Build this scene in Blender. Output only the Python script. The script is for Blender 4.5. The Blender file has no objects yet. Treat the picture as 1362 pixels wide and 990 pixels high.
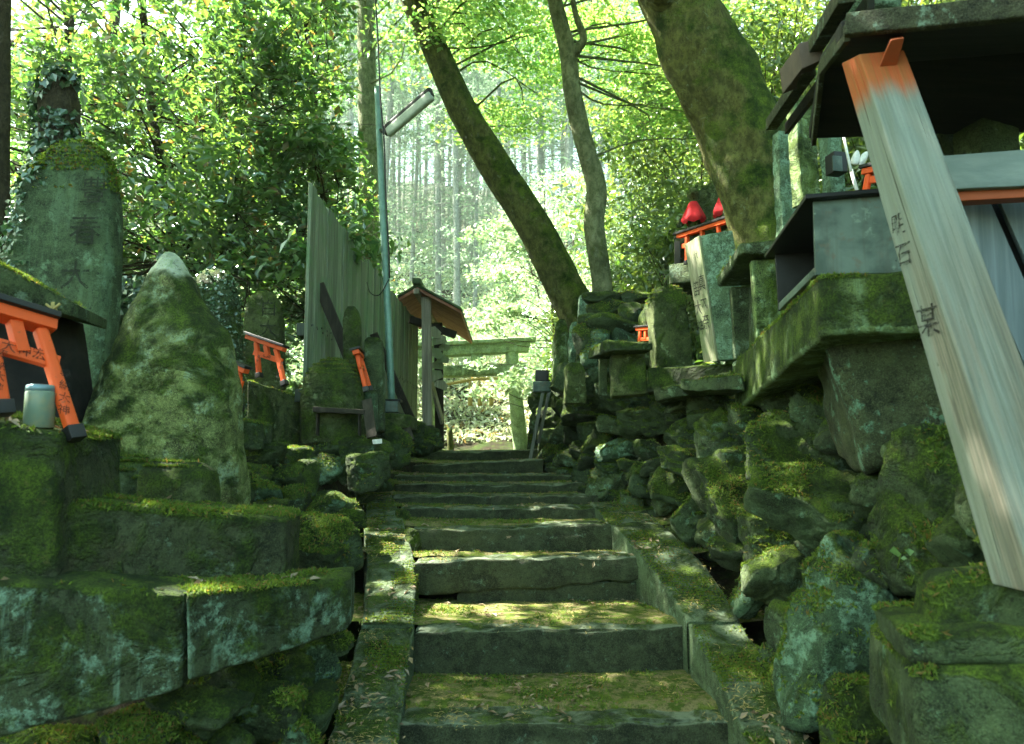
import bpy, bmesh, math, random
import numpy as np
from mathutils import Vector, Matrix

random.seed(7)
RNG = np.random.default_rng(7)
R = math.radians
E = 1.30            # eye height above world zero
FPX = 1000.0        # focal length in pixels of the 1362 wide photograph
PITCH = math.atan(107.0 / FPX)
CP, SP = math.cos(PITCH), math.sin(PITCH)
scene = bpy.context.scene
COL = scene.collection

def P(px, py, Y):
    """world point on the vertical plane at distance Y seen at a photo pixel"""
    a = (px - 681.0) / FPX
    b = (495.0 - py) / FPX
    dy = CP - SP * b
    dz = SP + CP * b
    t = Y / dy
    return np.array([a * t, Y, E + dz * t])

def pxsize(n, Y):
    return n * Y / FPX

# ------------------------------------------------------------------ noise
def _hash(ix, iy, iz, seed):
    h = (ix * 374761393 + iy * 668265263 + iz * 2147483647 + seed * 1274126177) & 0xFFFFFFFF
    h = ((h ^ (h >> 13)) * 1274126177) & 0xFFFFFFFF
    h = ((h ^ (h >> 16)) * 2246822519) & 0xFFFFFFFF
    return ((h ^ (h >> 15)) & 0xFFFFFF) / float(0xFFFFFF) * 2.0 - 1.0

def vnoise(p, seed=0):
    p = np.asarray(p, float)
    i = np.floor(p).astype(np.int64)
    f = p - i
    f = f * f * f * (f * (f * 6 - 15) + 10)
    out = 0
    for dx in (0, 1):
        wx = f[:, 0] if dx else 1 - f[:, 0]
        for dy in (0, 1):
            wy = f[:, 1] if dy else 1 - f[:, 1]
            for dz in (0, 1):
                wz = f[:, 2] if dz else 1 - f[:, 2]
                out = out + wx * wy * wz * _hash(i[:, 0] + dx, i[:, 1] + dy, i[:, 2] + dz, seed)
    return out

def fbm(p, freq, octaves=3, seed=0, ridged=False):
    s = 0; a = 1.0; tot = 0
    q = np.asarray(p, float) * freq + seed * 7.31
    for o in range(octaves):
        n = vnoise(q, seed + o * 17)
        if ridged: n = 1 - 2 * np.abs(n)
        s = s + a * n; tot += a
        q = q * 2.03 + 5.1; a *= 0.5
    return s / tot

def vfbm(p, freq, octaves=3, seed=0):
    return np.stack([fbm(p, freq, octaves, seed + 101 * k) for k in range(3)], 1)

# ------------------------------------------------------------------ geometry container
class Geo:
    def __init__(self):
        self.v = []; self.f = []; self.n = 0; self.mi = []
    def add(self, v, f, mi=0):
        v = np.asarray(v, float).reshape(-1, 3)
        self.v.append(v)
        if isinstance(f, np.ndarray):
            self.f.append(f + self.n); self.mi.append(np.full(len(f), mi))
        else:
            for q in f:
                self.f.append(np.asarray(q, int)[None, :] + self.n); self.mi.append(np.array([mi]))
        self.n += len(v)
        return self

def make_mesh(name, geo, mats, smooth=True):
    v = np.concatenate(geo.v) if len(geo.v) > 1 else geo.v[0]
    me = bpy.data.meshes.new(name)
    tot = np.concatenate([np.full(len(f), f.shape[1]) for f in geo.f])
    loops = np.concatenate([f.ravel() for f in geo.f])
    start = np.concatenate([[0], np.cumsum(tot)[:-1]])
    me.vertices.add(len(v)); me.vertices.foreach_set('co', v.astype(np.float32).ravel())
    me.loops.add(len(loops)); me.loops.foreach_set('vertex_index', loops.astype(np.int32))
    me.polygons.add(len(tot))
    me.polygons.foreach_set('loop_start', start.astype(np.int32))
    me.polygons.foreach_set('loop_total', tot.astype(np.int32))
    me.polygons.foreach_set('material_index', np.concatenate(geo.mi).astype(np.int32))
    me.polygons.foreach_set('use_smooth', np.full(len(tot), bool(smooth)))
    me.update(calc_edges=True)
    me.validate()
    for m in (mats if isinstance(mats, (list, tuple)) else [mats]):
        me.materials.append(m)
    return me

def tag(o, label=None, cat=None, group=None, kind=None):
    if label: o['label'] = label
    if cat: o['category'] = cat
    if group: o['group'] = group
    if kind: o['kind'] = kind
    return o

def obj(name, geo, mat, parent=None, smooth=True, **kw):
    """one mesh object; geo is in world coordinates"""
    v = np.concatenate(geo.v)
    if parent is not None:
        w = np.array(parent.get('wloc'))
        off = w
    else:
        off = np.array([(v[:, 0].min() + v[:, 0].max()) / 2, (v[:, 1].min() + v[:, 1].max()) / 2, v[:, 2].min()])
    geo.v = [v - off]
    me = make_mesh(name, geo, mat, smooth)
    o = bpy.data.objects.new(name, me)
    COL.objects.link(o)
    if parent is not None:
        o.parent = parent
    else:
        o.location = off
    o['wloc'] = [float(x) for x in off]
    if smooth == 'auto':
        me.set_sharp_from_angle(angle=R(38))
    tag(o, **kw)
    return o

def thing(name, label, cat, loc, group=None):
    o = bpy.data.objects.new(name, None)
    COL.objects.link(o)
    o.location = [float(x) for x in loc]; o['wloc'] = [float(x) for x in loc]
    o.empty_display_size = 0.1
    return tag(o, label, cat, group)

# ------------------------------------------------------------------ shapes
_ico = {}
def ico(level):
    if level not in _ico:
        bm = bmesh.new(); bmesh.ops.create_icosphere(bm, subdivisions=level, radius=1)
        v = np.array([x.co[:] for x in bm.verts]); f = np.array([[l.index for l in p.verts] for p in bm.faces])
        bm.free(); _ico[level] = (v / np.linalg.norm(v, axis=1)[:, None], f)
    return _ico[level]

def rotm(rx, ry, rz):
    return np.array(Matrix.Rotation(rz, 3, 'Z') @ Matrix.Rotation(ry, 3, 'Y') @ Matrix.Rotation(rx, 3, 'X'))

def rock_geo(c, w, d, h, seed, level=4, sharp=11, rot=(0, 0, 0), amp=0.05, K=13, squash_top=0.0):
    """faceted boulder: soft intersection of half spaces plus noise"""
    rg = np.random.default_rng(seed)
    dirs, f = ico(level)
    n = rg.normal(size=(K, 3)); n /= np.linalg.norm(n, axis=1)[:, None]
    dist = rg.uniform(0.62, 1.0, K)
    n = np.vstack([n, [[1, 0, 0], [-1, 0, 0], [0, 0, 1], [0, 0, -1], [0, 1, 0], [0, -1, 0]]])
    dist = np.concatenate([dist, np.full(6, 1.0)])
    dd = np.clip(dirs @ n.T / dist, 1e-4, None)
    r = (np.sum(dd ** sharp, axis=1)) ** (-1.0 / sharp)
    v = dirs * r[:, None]
    v = (v - (v.max(0) + v.min(0)) / 2) / ((v.max(0) - v.min(0)) / 2)
    sc = np.array([w, d, h]) / 2
    v = v * sc
    s = (w + d + h) / 3
    nr = v / np.maximum(np.linalg.norm(v, axis=1)[:, None], 1e-6)
    lay = fbm((v @ rotm(.3 + seed % 3 * .2, .2, 0)) * np.array([1, 1, 3.6]), 2.2 / s, 4, seed + 31, True)
    disp = amp * s * (.8 * fbm(v, 2.4 / s, 4, seed) + 0.5 * fbm(v, 6.0 / s, 4, seed + 5, True) + .75 * np.minimum(lay, .35) - 0.3)
    v = v + nr * disp[:, None] + vfbm(v, 3.0 / s, 2, seed + 9) * amp * 0.5 * s
    v = v @ rotm(*rot).T + np.asarray(c)
    return v, f

def box_grid(xs, ys, zs):
    vv = []; ff = []; n = 0
    ax = [xs, ys, zs]
    for a in range(3):
        b, c = (a + 1) % 3, (a + 2) % 3
        B, C_ = np.meshgrid(ax[b], ax[c], indexing='ij')
        for s in (-1.0, 1.0):
            q = np.zeros((B.size, 3)); q[:, a] = s; q[:, b] = B.ravel(); q[:, c] = C_.ravel()
            nb, nc = B.shape
            i, j = np.meshgrid(np.arange(nb - 1), np.arange(nc - 1), indexing='ij')
            k = (i * nc + j).ravel()
            quad = np.stack([k, k + nc, k + nc + 1, k + 1], 1)
            if s < 0: quad = quad[:, ::-1]
            vv.append(q); ff.append(quad + n); n += len(q)
    v = np.concatenate(vv); f = np.concatenate(ff)
    key = np.round(v * 1e6).astype(np.int64)
    u, first, inv = np.unique(key, axis=0, return_index=True, return_inverse=True)
    return v[first], inv.ravel()[f]

def axis_lines(L, cell, r):
    n = max(1, min(160, int(round((L - 2 * r) / cell))))
    h = L / 2
    inner = np.linspace(-(h - r), h - r, n + 1)
    if r > 0:
        e = np.array([0, .4, .75]) * r
        s = np.concatenate([-h + e, inner, (h - e)[::-1]])
    else:
        s = inner
    return s / h

def hexa(c8, cell=0.04, r=0.008, amp=0.004, freq=9.0, seed=0, chip=0.0, extra=None):
    """c8: [x-y-z-, x+y-z-, x+y+z-, x-y+z-, then the same at z+]; a roughened block"""
    c8 = np.asarray(c8, float)
    L = [np.linalg.norm(c8[1] - c8[0] + c8[2] - c8[3] + c8[5] - c8[4] + c8[6] - c8[7]) / 4,
         np.linalg.norm(c8[3] - c8[0] + c8[2] - c8[1] + c8[7] - c8[4] + c8[6] - c8[5]) / 4,
         np.linalg.norm(c8[4:] .mean(0) - c8[:4].mean(0))]
    r = min(r, 0.45 * min(L))
    v, f = box_grid(*[axis_lines(l, cell, r) for l in L])
    H = np.array(L) / 2
    q = v * H
    if r > 0:
        inner = np.clip(q, -(H - r), H - r)
        d = q - inner; ln = np.linalg.norm(d, axis=1)
        m = ln > 1e-9
        q[m] = inner[m] + d[m] / ln[m][:, None] * r
    q = q / H
    u = (q + 1) / 2
    x, y, z = u[:, 0:1], u[:, 1:2], u[:, 2:3]
    o = ((1-x)*(1-y)*(1-z)*c8[0] + x*(1-y)*(1-z)*c8[1] + x*y*(1-z)*c8[2] + (1-x)*y*(1-z)*c8[3]
         + (1-x)*(1-y)*z*c8[4] + x*(1-y)*z*c8[5] + x*y*z*c8[6] + (1-x)*y*z*c8[7])
    if amp > 0:
        o = o + vfbm(o, freq, 3, seed) * amp
    if chip > 0:   # worn edges: pull in near edges by noise
        e = np.sort(np.abs(q), axis=1)
        edge = np.clip((e[:, 1] - 0.86) / 0.14, 0, 1) * np.clip(fbm(o, 5.0, 3, seed + 3) + 0.1, 0, 1)
        cen = c8.mean(0)
        dv = cen - o; dv /= np.maximum(np.linalg.norm(dv, axis=1)[:, None], 1e-6)
        o = o + dv * (edge * chip)[:, None]
    if extra is not None:
        o = extra(o, q)
    return o, f

def front_block(tl, tr, br, bl, depth):
    """eight corners from a front face (as seen) and the vector to the back"""
    d = np.asarray(depth, float)
    tl, tr, br, bl = [np.asarray(a, float) for a in (tl, tr, br, bl)]
    return [bl, br, br + d, bl + d, tl, tr, tr + d, tl + d]

def abox(c, size, rz=0.0, tilt=(0, 0)):
    """eight corners of an oriented box with its base centre at c"""
    w, d, h = size
    m = rotm(tilt[0], tilt[1], rz)
    p = []
    for z in (0, h):
        for x, y in ((-w/2, -d/2), (w/2, -d/2), (w/2, d/2), (-w/2, d/2)):
            p.append(m @ np.array([x, y, z]) + np.asarray(c))
    return p

def warp_stone(c, w, d, h, profile, seed, rz=0.0, lean=(0, 0), cell=0.03, amp=0.006, r=0.02, dprofile=None):
    """upright stone: half width given by profile(t) with t from 0 at the base to 1 at the top"""
    v, f = box_grid(axis_lines(w, cell, r), axis_lines(d, cell, r), axis_lines(h, cell, r))
    t = (v[:, 2] + 1) / 2
    rr = np.clip(1 - (np.maximum(np.abs(v[:, 0]), 0) ** 6) * 0.12, 0, 1)
    wd = np.interp(t, [a for a, b in profile], [b for a, b in profile])
    dp = np.ones_like(t) if dprofile is None else np.interp(t, [a for a, b in dprofile], [b for a, b in dprofile])
    x = v[:, 0] * w / 2 * wd
    y = v[:, 1] * d / 2 * dp * rr * (1 - 0.15 * np.clip(t - .8, 0, 1) * 5)
    z = t * h
    z = z - (np.abs(v[:, 0]) ** 2) * 0.0
    o = np.stack([x, y, z], 1)
    o = o @ rotm(lean[0], lean[1], rz).T + np.asarray(c)
    o = o + vfbm(o, 3.0 / max(w, .05) * .5, 3, seed) * amp * 2 + vfbm(o, 22.0, 2, seed + 4) * amp * .5
    return o, f

ROUND_TOP = [(0, 1), (.55, .97), (.7, .92), (.8, .82), (.88, .66), (.94, .46), (.98, .26), (1, .1)]

def spline(pts, n):
    pts = np.asarray(pts, float)
    if len(pts) < 3:
        t = np.linspace(0, 1, n)[:, None]
        return pts[0] * (1 - t) + pts[-1] * t
    ext = np.vstack([2 * pts[0] - pts[1], pts, 2 * pts[-1] - pts[-2]])
    out = []
    m = len(pts) - 1
    for s in np.linspace(0, m - 1e-6, n):
        i = int(s); t = s - i
        p0, p1, p2, p3 = ext[i], ext[i + 1], ext[i + 2], ext[i + 3]
        out.append(.5 * ((2 * p1) + (-p0 + p2) * t + (2 * p0 - 5 * p1 + 4 * p2 - p3) * t * t + (-p0 + 3 * p1 - 3 * p2 + p3) * t ** 3))
    return np.array(out)

def tube(pts, radii, nseg=8, n=None, bump=0.0, bfreq=4.0, seed=0, cap=True):
    n = n or max(2, len(pts))
    path = spline(pts, n)
    rad = np.interp(np.linspace(0, 1, n), np.linspace(0, 1, len(radii)), radii)
    T = np.gradient(path, axis=0); T /= np.linalg.norm(T, axis=1)[:, None] + 1e-12
    up = np.array([0, 0, 1.0]) if abs(T[0][2]) < .9 else np.array([0, 1.0, 0])
    vs = []
    a = np.linspace(0, 2 * np.pi, nseg, endpoint=False)
    U = np.cross(up, T[0]); U /= np.linalg.norm(U)
    for i in range(n):
        U = U - T[i] * (U @ T[i]); U /= np.linalg.norm(U)
        V = np.cross(T[i], U)
        ring = path[i] + rad[i] * (np.cos(a)[:, None] * U + np.sin(a)[:, None] * V)
        vs.append(ring)
    v = np.concatenate(vs)
    if bump > 0:
        c = np.repeat(path, nseg, 0)
        dr = v - c
        k = 1 + bump * fbm(v * np.array([1, 1, .45]), bfreq, 4, seed)
        v = c + dr * k[:, None]
    i, j = np.meshgrid(np.arange(n - 1), np.arange(nseg), indexing='ij')
    k = (i * nseg + j).ravel(); k2 = (i * nseg + (j + 1) % nseg).ravel()
    quads = np.stack([k, k2, k2 + nseg, k + nseg], 1)
    g = [(v, quads)]
    faces = [quads]
    if cap:
        return v, [list(q) for q in quads] + [list(range(nseg))[::-1], list(range((n - 1) * nseg, n * nseg))] if len(quads) < 400 else quads
    return v, quads

def bar(p0, p1, w, d, up=(0, 0, 1), r=0.003, amp=0.0, cell=0.2, seed=0):
    """rectangular bar from p0 to p1; w across, d along `up`"""
    p0 = np.asarray(p0, float); p1 = np.asarray(p1, float)
    t = p1 - p0; t /= np.linalg.norm(t)
    s = np.cross(t, np.asarray(up, float)); s /= np.linalg.norm(s)
    u = np.cross(s, t)
    c = []
    for e in (p0, p1):
        for a, b in ((-1, -1), (1, -1), (1, 1), (-1, 1)):
            c.append(e + s * a * w / 2 + u * b * d / 2)
    return hexa(c, cell=cell, r=r, amp=amp, seed=seed)

# ------------------------------------------------------------------ leaves
def leaves_geo(c, size, seed=0, aspect=0.5, tilt=0.5, droop=0.2, fold=0.12, size_var=0.48, normals=None, stretch=None):
    """one four cornered leaf per centre"""
    rg = np.random.default_rng(seed)
    n = len(c)
    if normals is None:
        N = rg.normal(size=(n, 3)) * tilt + np.array([0, 0, 1.0])
    else:
        N = normals + rg.normal(size=(n, 3)) * tilt
    N /= np.linalg.norm(N, axis=1)[:, None]
    D = rg.normal(size=(n, 3)); D[:, 2] -= droop
    D -= N * np.sum(D * N, 1)[:, None]; D /= np.linalg.norm(D, axis=1)[:, None] + 1e-9
    S = np.cross(N, D)
    l = size * (1 + size_var * rg.uniform(-1, 1, n))[:, None]
    w = l * aspect
    tip = c + D * l * .55 - N * l * .08
    base = c - D * l * .45
    a = c + S * w / 2 + N * w * fold + D * l * .02
    b = c - S * w / 2 + N * w * fold + D * l * .02
    v = np.stack([base, a, tip, b], 1).reshape(-1, 3)
    f = np.arange(n * 4).reshape(n, 4)
    return v, f

def clump_points(centres, radii, per, seed=0):
    rg = np.random.default_rng(seed)
    out = []
    for (c, r) in zip(centres, radii):
        k = max(4, int(per * rg.uniform(.6, 1.4)))
        q = rg.normal(size=(k, 3)); q /= np.linalg.norm(q, axis=1)[:, None]
        q *= rg.uniform(0, 1, (k, 1)) ** .45
        out.append(np.asarray(c) + q * np.asarray(r))
    return np.concatenate(out)
# ================================================================== materials
def new_mat(name):
    m = bpy.data.materials.new(name); m.use_nodes = True
    nt = m.node_tree; nt.nodes.clear()
    return m, nt

class NT:
    def __init__(s, nt): s.nt = nt; s._pos = None
    def n(s, t, **kw):
        x = s.nt.nodes.new(t)
        for k, v in kw.items(): setattr(x, k, v)
        return x
    def l(s, a, b): s.nt.links.new(a, b)
    def pos(s):
        if s._pos is None: s._pos = s.n('ShaderNodeNewGeometry')
        return s._pos.outputs['Position']
    def norm(s):
        s.pos(); return s._pos.outputs['Normal']
    def mapping(s, src, scale=(1, 1, 1), rot=(0, 0, 0)):
        m = s.n('ShaderNodeMapping'); m.inputs['Scale'].default_value = scale; m.inputs['Rotation'].default_value = rot
        s.l(src, m.inputs['Vector']); return m.outputs[0]
    def noise(s, vec, scale, detail=4, rough=.6, dist=0.0):
        t = s.n('ShaderNodeTexNoise'); t.inputs['Scale'].default_value = scale
        t.inputs['Detail'].default_value = detail; t.inputs['Roughness'].default_value = rough
        t.inputs['Distortion'].default_value = dist
        s.l(vec, t.inputs['Vector']); return t.outputs['Fac']
    def ramp(s, fac, stops):
        r = s.n('ShaderNodeValToRGB')
        el = r.color_ramp.elements
        while len(el) < len(stops): el.new(.5)
        for e, (p, c) in zip(el, stops):
            e.position = p; e.color = (c if len(c) == 4 else (*c, 1)) if hasattr(c, '__len__') else (c, c, c, 1)
        s.l(fac, r.inputs[0]); return r.outputs[0]
    def smooth(s, fac, a, b, lo=0., hi=1.):
        r = s.n('ShaderNodeMapRange', interpolation_type='SMOOTHSTEP')
        r.inputs[1].default_value = a; r.inputs[2].default_value = b; r.inputs[3].default_value = lo; r.inputs[4].default_value = hi
        s.l(fac, r.inputs[0]); return r.outputs[0]
    def math(s, op, a, b=None, c=None):
        m = s.n('ShaderNodeMath', operation=op)
        for i, x in enumerate((a, b, c)):
            if x is None: continue
            if isinstance(x, (int, float)): m.inputs[i].default_value = x
            else: s.l(x, m.inputs[i])
        return m.outputs[0]
    def mix(s, fac, a, b, blend='MIX'):
        m = s.n('ShaderNodeMix', data_type='RGBA', blend_type=blend)
        for i, x in ((0, fac), (6, a), (7, b)):
            if isinstance(x, (int, float)): m.inputs[i].default_value = x
            elif isinstance(x, tuple): m.inputs[i].default_value = x if len(x) == 4 else (*x, 1)
            else: s.l(x, m.inputs[i])
        return m.outputs[2]
    def sep(s, v):
        x = s.n('ShaderNodeSeparateXYZ'); s.l(v, x.inputs[0]); return x.outputs
    def out(s, color, rough=.85, height=None, bump=.3, dist=.01, spec=.3, metallic=0., **kw):
        b = s.n('ShaderNodeBsdfPrincipled')
        for k, x in (('Base Color', color), ('Roughness', rough), ('Metallic', metallic), ('Specular IOR Level', spec)):
            if isinstance(x, (int, float)): b.inputs[k].default_value = x
            elif isinstance(x, tuple): b.inputs[k].default_value = (*x, 1)
            else: s.l(x, b.inputs[k])
        if height is not None:
            bn = s.n('ShaderNodeBump'); bn.inputs['Strength'].default_value = bump; bn.inputs['Distance'].default_value = dist
            s.l(height, bn.inputs['Height']); s.l(bn.outputs[0], b.inputs['Normal'])
        o = s.n('ShaderNodeOutputMaterial'); s.l(b.outputs[0], o.inputs[0])
        return b

MOSS_D = (.020, .046, .005); MOSS_L = (.13, .22, .014)

def stone(name, dark=(.035, .045, .03), mid=(.10, .115, .075), moss=.5, lichen=.3, lcol=(.22, .36, .25),
          scale=1.0, side_moss=.0, streak=0.0, lit_top=0.0, tip=None, bumps=1.0, warm=0.0):
    dark = tuple(a * b for a, b in zip(dark, (.38, .45, .28))); mid = tuple(a * b for a, b in zip(mid, (.68, .80, .52)))
    m, nt = new_mat(name); s = NT(nt)
    p = s.pos()
    big = s.noise(p, 3.2 * scale, 5, .62, .4)
    med = s.noise(p, 15 * scale, 6, .68)
    fine = s.noise(p, 95 * scale, 4, .7)
    base = s.mix(s.smooth(big, .35, .65), dark, mid)
    base = s.mix(s.smooth(med, .42, .7, 0, .55), base, tuple(min(1, c * 1.9 + .006) for c in mid))
    base = s.mix(s.smooth(fine, .5, .72, 0, .5), base, tuple(c * .35 for c in dark))
    if warm:
        base = s.mix(s.smooth(s.noise(p, 2.3, 4, .6, .8), .5, .7, 0, warm), base, (.11, .075, .035))
    if streak > 0:
        st = s.noise(s.mapping(p, (22, 22, 2.2)), 1, 5, .6)
        base = s.mix(s.smooth(st, .52, .66, 0, streak), base, tuple(min(1, c * 1.2) for c in lcol))
    if tip is not None:
        tz = s.math('ADD', s.sep(p)[2], s.math('MULTIPLY', s.math('SUBTRACT', s.noise(p, 9, 4, .6), .5), .16))
        base = s.mix(s.smooth(tz, tip - .03, tip + .03), base, s.mix(s.smooth(med, .3, .6), (.20, .24, .19), (.42, .46, .38)))
    # lichen patches
    l1 = s.noise(p, 9.5 * scale, 8, .74, .12)
    l2 = s.noise(s.mapping(p, (1, 1, 1), (.4, .2, .9)), 38 * scale, 6, .75, .1)
    lf = s.math('MULTIPLY', s.smooth(l1, .60 - .14 * lichen, .66 - .14 * lichen), s.smooth(l2, .38, .56, .1, 1))
    lf = s.math('MULTIPLY', lf, min(1., .45 + lichen))
    base = s.mix(lf, base, lcol)
    base = s.mix(s.smooth(s.noise(p, 210, 3, .8), .42, .7, 0, .55), base, tuple(min(1, c * 2.2 + .01) for c in mid))
    base = s.mix(s.smooth(s.noise(p, 55 * scale, 6, .8), .53, .66, 0, .75), base, tuple(c * .25 for c in dark))
    # moss by the way the surface faces and by noise
    nz = s.sep(s.norm())[2]
    if lit_top:
        base = s.mix(s.math('MULTIPLY', s.smooth(nz, .55, .9), s.smooth(med, .3, .55, .3 * lit_top, lit_top)), base, (.20, .25, .17))  # paler up-facing tops: light from above painted into the colour
    mn = s.noise(p, 5.5 * scale, 6, .7, .5)
    mv = s.math('ADD', s.math('MULTIPLY', nz, .42), s.math('MULTIPLY', mn, 1.0))
    mv = s.math('ADD', mv, side_moss)
    th = .98 - .42 * moss
    mf = s.smooth(mv, th - .09, th + .09)
    if tip is not None: mf = s.math('MULTIPLY', mf, s.smooth(tz, tip + .03, tip - .03))
    gran = s.noise(p, 150, 3, .8)
    mcol = s.mix(s.smooth(s.noise(p, 9, 5, .7), .35, .68), MOSS_D, MOSS_L)
    mcol = s.mix(s.smooth(gran, .35, .65, 0, .75), mcol, tuple(c * .28 for c in MOSS_D))
    mcol = s.mix(s.smooth(s.noise(p, 34, 3, .7), .6, .74, 0, .55), mcol, (.17, .16, .035))
    col = s.mix(mf, base, mcol)
    h = s.math('ADD', s.math('MULTIPLY', med, .9), s.math('MULTIPLY', fine, .35))
    h = s.math('ADD', h, s.math('MULTIPLY', s.math('MULTIPLY', gran, mf), 1.3))
    h = s.math('ADD', h, s.math('MULTIPLY', mf, .5))
    s.out(col, .88, h, bumps, .022, .3)
    return m

def wood(name, a, b, axis='Z', grain=60., algae=None, algae_amt=.5, rough=.8, knots=True):
    m, nt = new_mat(name); s = NT(nt); p = s.pos()
    sc = {'Z': (grain, grain, grain * .045), 'Y': (grain, grain * .045, grain), 'X': (grain * .045, grain, grain)}[axis]
    g = s.noise(s.mapping(p, sc), 1, 5, .65, .4)
    g2 = s.noise(s.mapping(p, tuple(k * .22 for k in sc)), 1, 4, .6, .8)
    c = s.mix(s.smooth(g, .35, .68), a, b)
    c = s.mix(s.smooth(g2, .4, .65, 0, .5), c, tuple(k * .45 for k in a))
    if algae:
        c = s.mix(s.smooth(s.noise(p, 3.0, 6, .65, .6), .62 - .35 * algae_amt, .8 - .35 * algae_amt, 0, .9), c, algae)
    c = s.mix(s.smooth(s.noise(p, 21, 5, .7), .64, .76, 0, .5), c, tuple(k * .3 for k in a))
    s.norm(); c = s.mix(s.math('MULTIPLY', s._pos.outputs['Random Per Island'], .55), c, tuple(k * .45 for k in a))
    s.out(c, rough, g, .5, .004, .25)
    return m

def paint(name, c, wear=(.12, .09, .05), amt=.3, rough=.6):
    m, nt = new_mat(name); s = NT(nt); p = s.pos()
    n1 = s.noise(p, 40, 6, .7); n2 = s.noise(p, 7, 4, .6)
    col = s.mix(s.smooth(n2, .4, .7, 0, .35), c, tuple(k * .6 for k in c))
    col = s.mix(s.smooth(n1, .72 - .2 * amt, .8 - .2 * amt, 0, .85), col, wear)
    s.out(col, rough, n1, .25, .003, .35)
    return m

def plain(name, c, rough=.7, metallic=0., spec=.4, var=.25):
    m, nt = new_mat(name); s = NT(nt); p = s.pos()
    n1 = s.noise(p, 18, 5, .65)
    col = s.mix(s.smooth(n1, .35, .7, 0, var * 2), c, tuple(k * .45 for k in c))
    s.out(col, rough, n1, .15, .004, spec, metallic)
    return m

def leafmat(name, d1, d2, t1, t2, trans=.5, gloss=.12, rough=.35, dead=0.0):
    m, nt = new_mat(name); s = NT(nt)
    g = s.n('ShaderNodeNewGeometry'); rnd = g.outputs['Random Per Island']
    n1 = s.noise(g.outputs['Position'], 1.1, 3, .6)
    f = s.math('ADD', s.math('MULTIPLY', rnd, .6), s.math('MULTIPLY', n1, .5))
    dc = s.ramp(f, [(.2, d1), (.85, d2)]); tc = s.ramp(f, [(.2, t1), (.85, t2)])
    if dead:
        k = s.smooth(rnd, 1 - dead - .01, 1 - dead)
        dc = s.mix(k, dc, (.16, .11, .03)); tc = s.mix(k, tc, (.35, .22, .04))
    di = s.n('ShaderNodeBsdfDiffuse'); tr = s.n('ShaderNodeBsdfTranslucent'); gl = s.n('ShaderNodeBsdfGlossy')
    s.l(dc, di.inputs[0]); s.l(tc, tr.inputs[0]); gl.inputs[0].default_value = (.8, .9, .85, 1); gl.inputs[1].default_value = rough
    m1 = s.n('ShaderNodeMixShader'); m1.inputs[0].default_value = trans
    s.l(di.outputs[0], m1.inputs[1]); s.l(tr.outputs[0], m1.inputs[2])
    m2 = s.n('ShaderNodeMixShader'); m2.inputs[0].default_value = gloss
    s.l(m1.outputs[0], m2.inputs[1]); s.l(gl.outputs[0], m2.inputs[2])
    o = s.n('ShaderNodeOutputMaterial'); s.l(m2.outputs[0], o.inputs[0])
    return m

def barkmat(name, a, b, moss=.5, lich=.2):
    m, nt = new_mat(name); s = NT(nt); p = s.pos()
    g = s.noise(s.mapping(p, (20, 20, 12)), 1, 7, .72, .3)
    big = s.noise(p, 3.5, 5, .65, .5)
    c = s.mix(s.smooth(g, .35, .66), a, b)
    c = s.mix(s.smooth(big, .5, .7, 0, .5), c, tuple(k * .4 for k in a))
    c = s.mix(s.smooth(s.noise(p, 14, 6, .7, .8), .6, .68, 0, lich), c, (.24, .3, .2))
    nz = s.sep(s.norm())[2]
    mv = s.math('ADD', s.math('MULTIPLY', nz, .3), s.noise(p, 4.2, 6, .7, .3))
    mf = s.smooth(mv, .76 - .36 * moss, .92 - .36 * moss)
    gran = s.noise(p, 130, 3, .8)
    mc = s.mix(s.smooth(s.noise(p, 7, 4, .7), .35, .68), MOSS_D, (.14, .20, .02))
    mc = s.mix(s.smooth(gran, .35, .65, 0, .6), mc, tuple(k * .3 for k in MOSS_D))
    c = s.mix(mf, c, mc)
    h = s.math('ADD', g, s.math('MULTIPLY', gran, .25))
    c = s.mix(s.smooth(s.noise(p, 60, 6, .8), .54, .66, 0, .7), c, tuple(k * .3 for k in a))
    s.out(c, .9, h, 1.0, .035, .2)
    return m

M = {}
M['step'] = stone('step_stone', (.03, .032, .022), (.066, .070, .048), moss=.16, lichen=.12, lcol=(.16, .26, .18), scale=1.6, lit_top=.75)
M['kerb'] = stone('kerb_stone', (.05, .065, .048), (.11, .14, .10), moss=.2, lichen=.3, lcol=(.20, .30, .20), scale=1.5, lit_top=.3)
M['slab'] = stone('slab_stone', (.020, .026, .017), (.05, .06, .038), moss=.55, lichen=.6, lcol=(.17, .28, .20), side_moss=.20, streak=.6)
M['block'] = stone('block_stone', (.022, .026, .018), (.055, .06, .036), moss=.62, lichen=.12, lcol=(.16, .24, .17), side_moss=.2, warm=.3)
M['rock'] = stone('wall_rock', (.018, .025, .016), (.065, .085, .052), moss=.8, lichen=.3, lcol=(.14, .27, .17), side_moss=.06)
M['rock_pale'] = stone('pale_wall_rock', (.03, .038, .026), (.115, .135, .085), moss=.58, lichen=.45, lcol=(.17, .29, .19), side_moss=.0, scale=1.3)
M['rock_dark'] = stone('dark_wall_rock', (.014, .018, .012), (.045, .055, .035), moss=.66, lichen=.2, lcol=(.12, .22, .14), side_moss=.0, scale=.8)
M['rock_moss'] = stone('mossy_rock', (.018, .024, .014), (.05, .066, .036), moss=.92, lichen=.25, lcol=(.14, .24, .15), side_moss=.07)
M['rock_teal'] = stone('lichen_rock', (.020, .034, .026), (.07, .11, .08), moss=.5, lichen=.7, lcol=(.15, .26, .175), side_moss=.0)
M['rock_brown'] = stone('brown_rock', (.022, .024, .014), (.06, .066, .040), moss=.5, lichen=.4, lcol=(.12, .25, .17), warm=.2)
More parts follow.
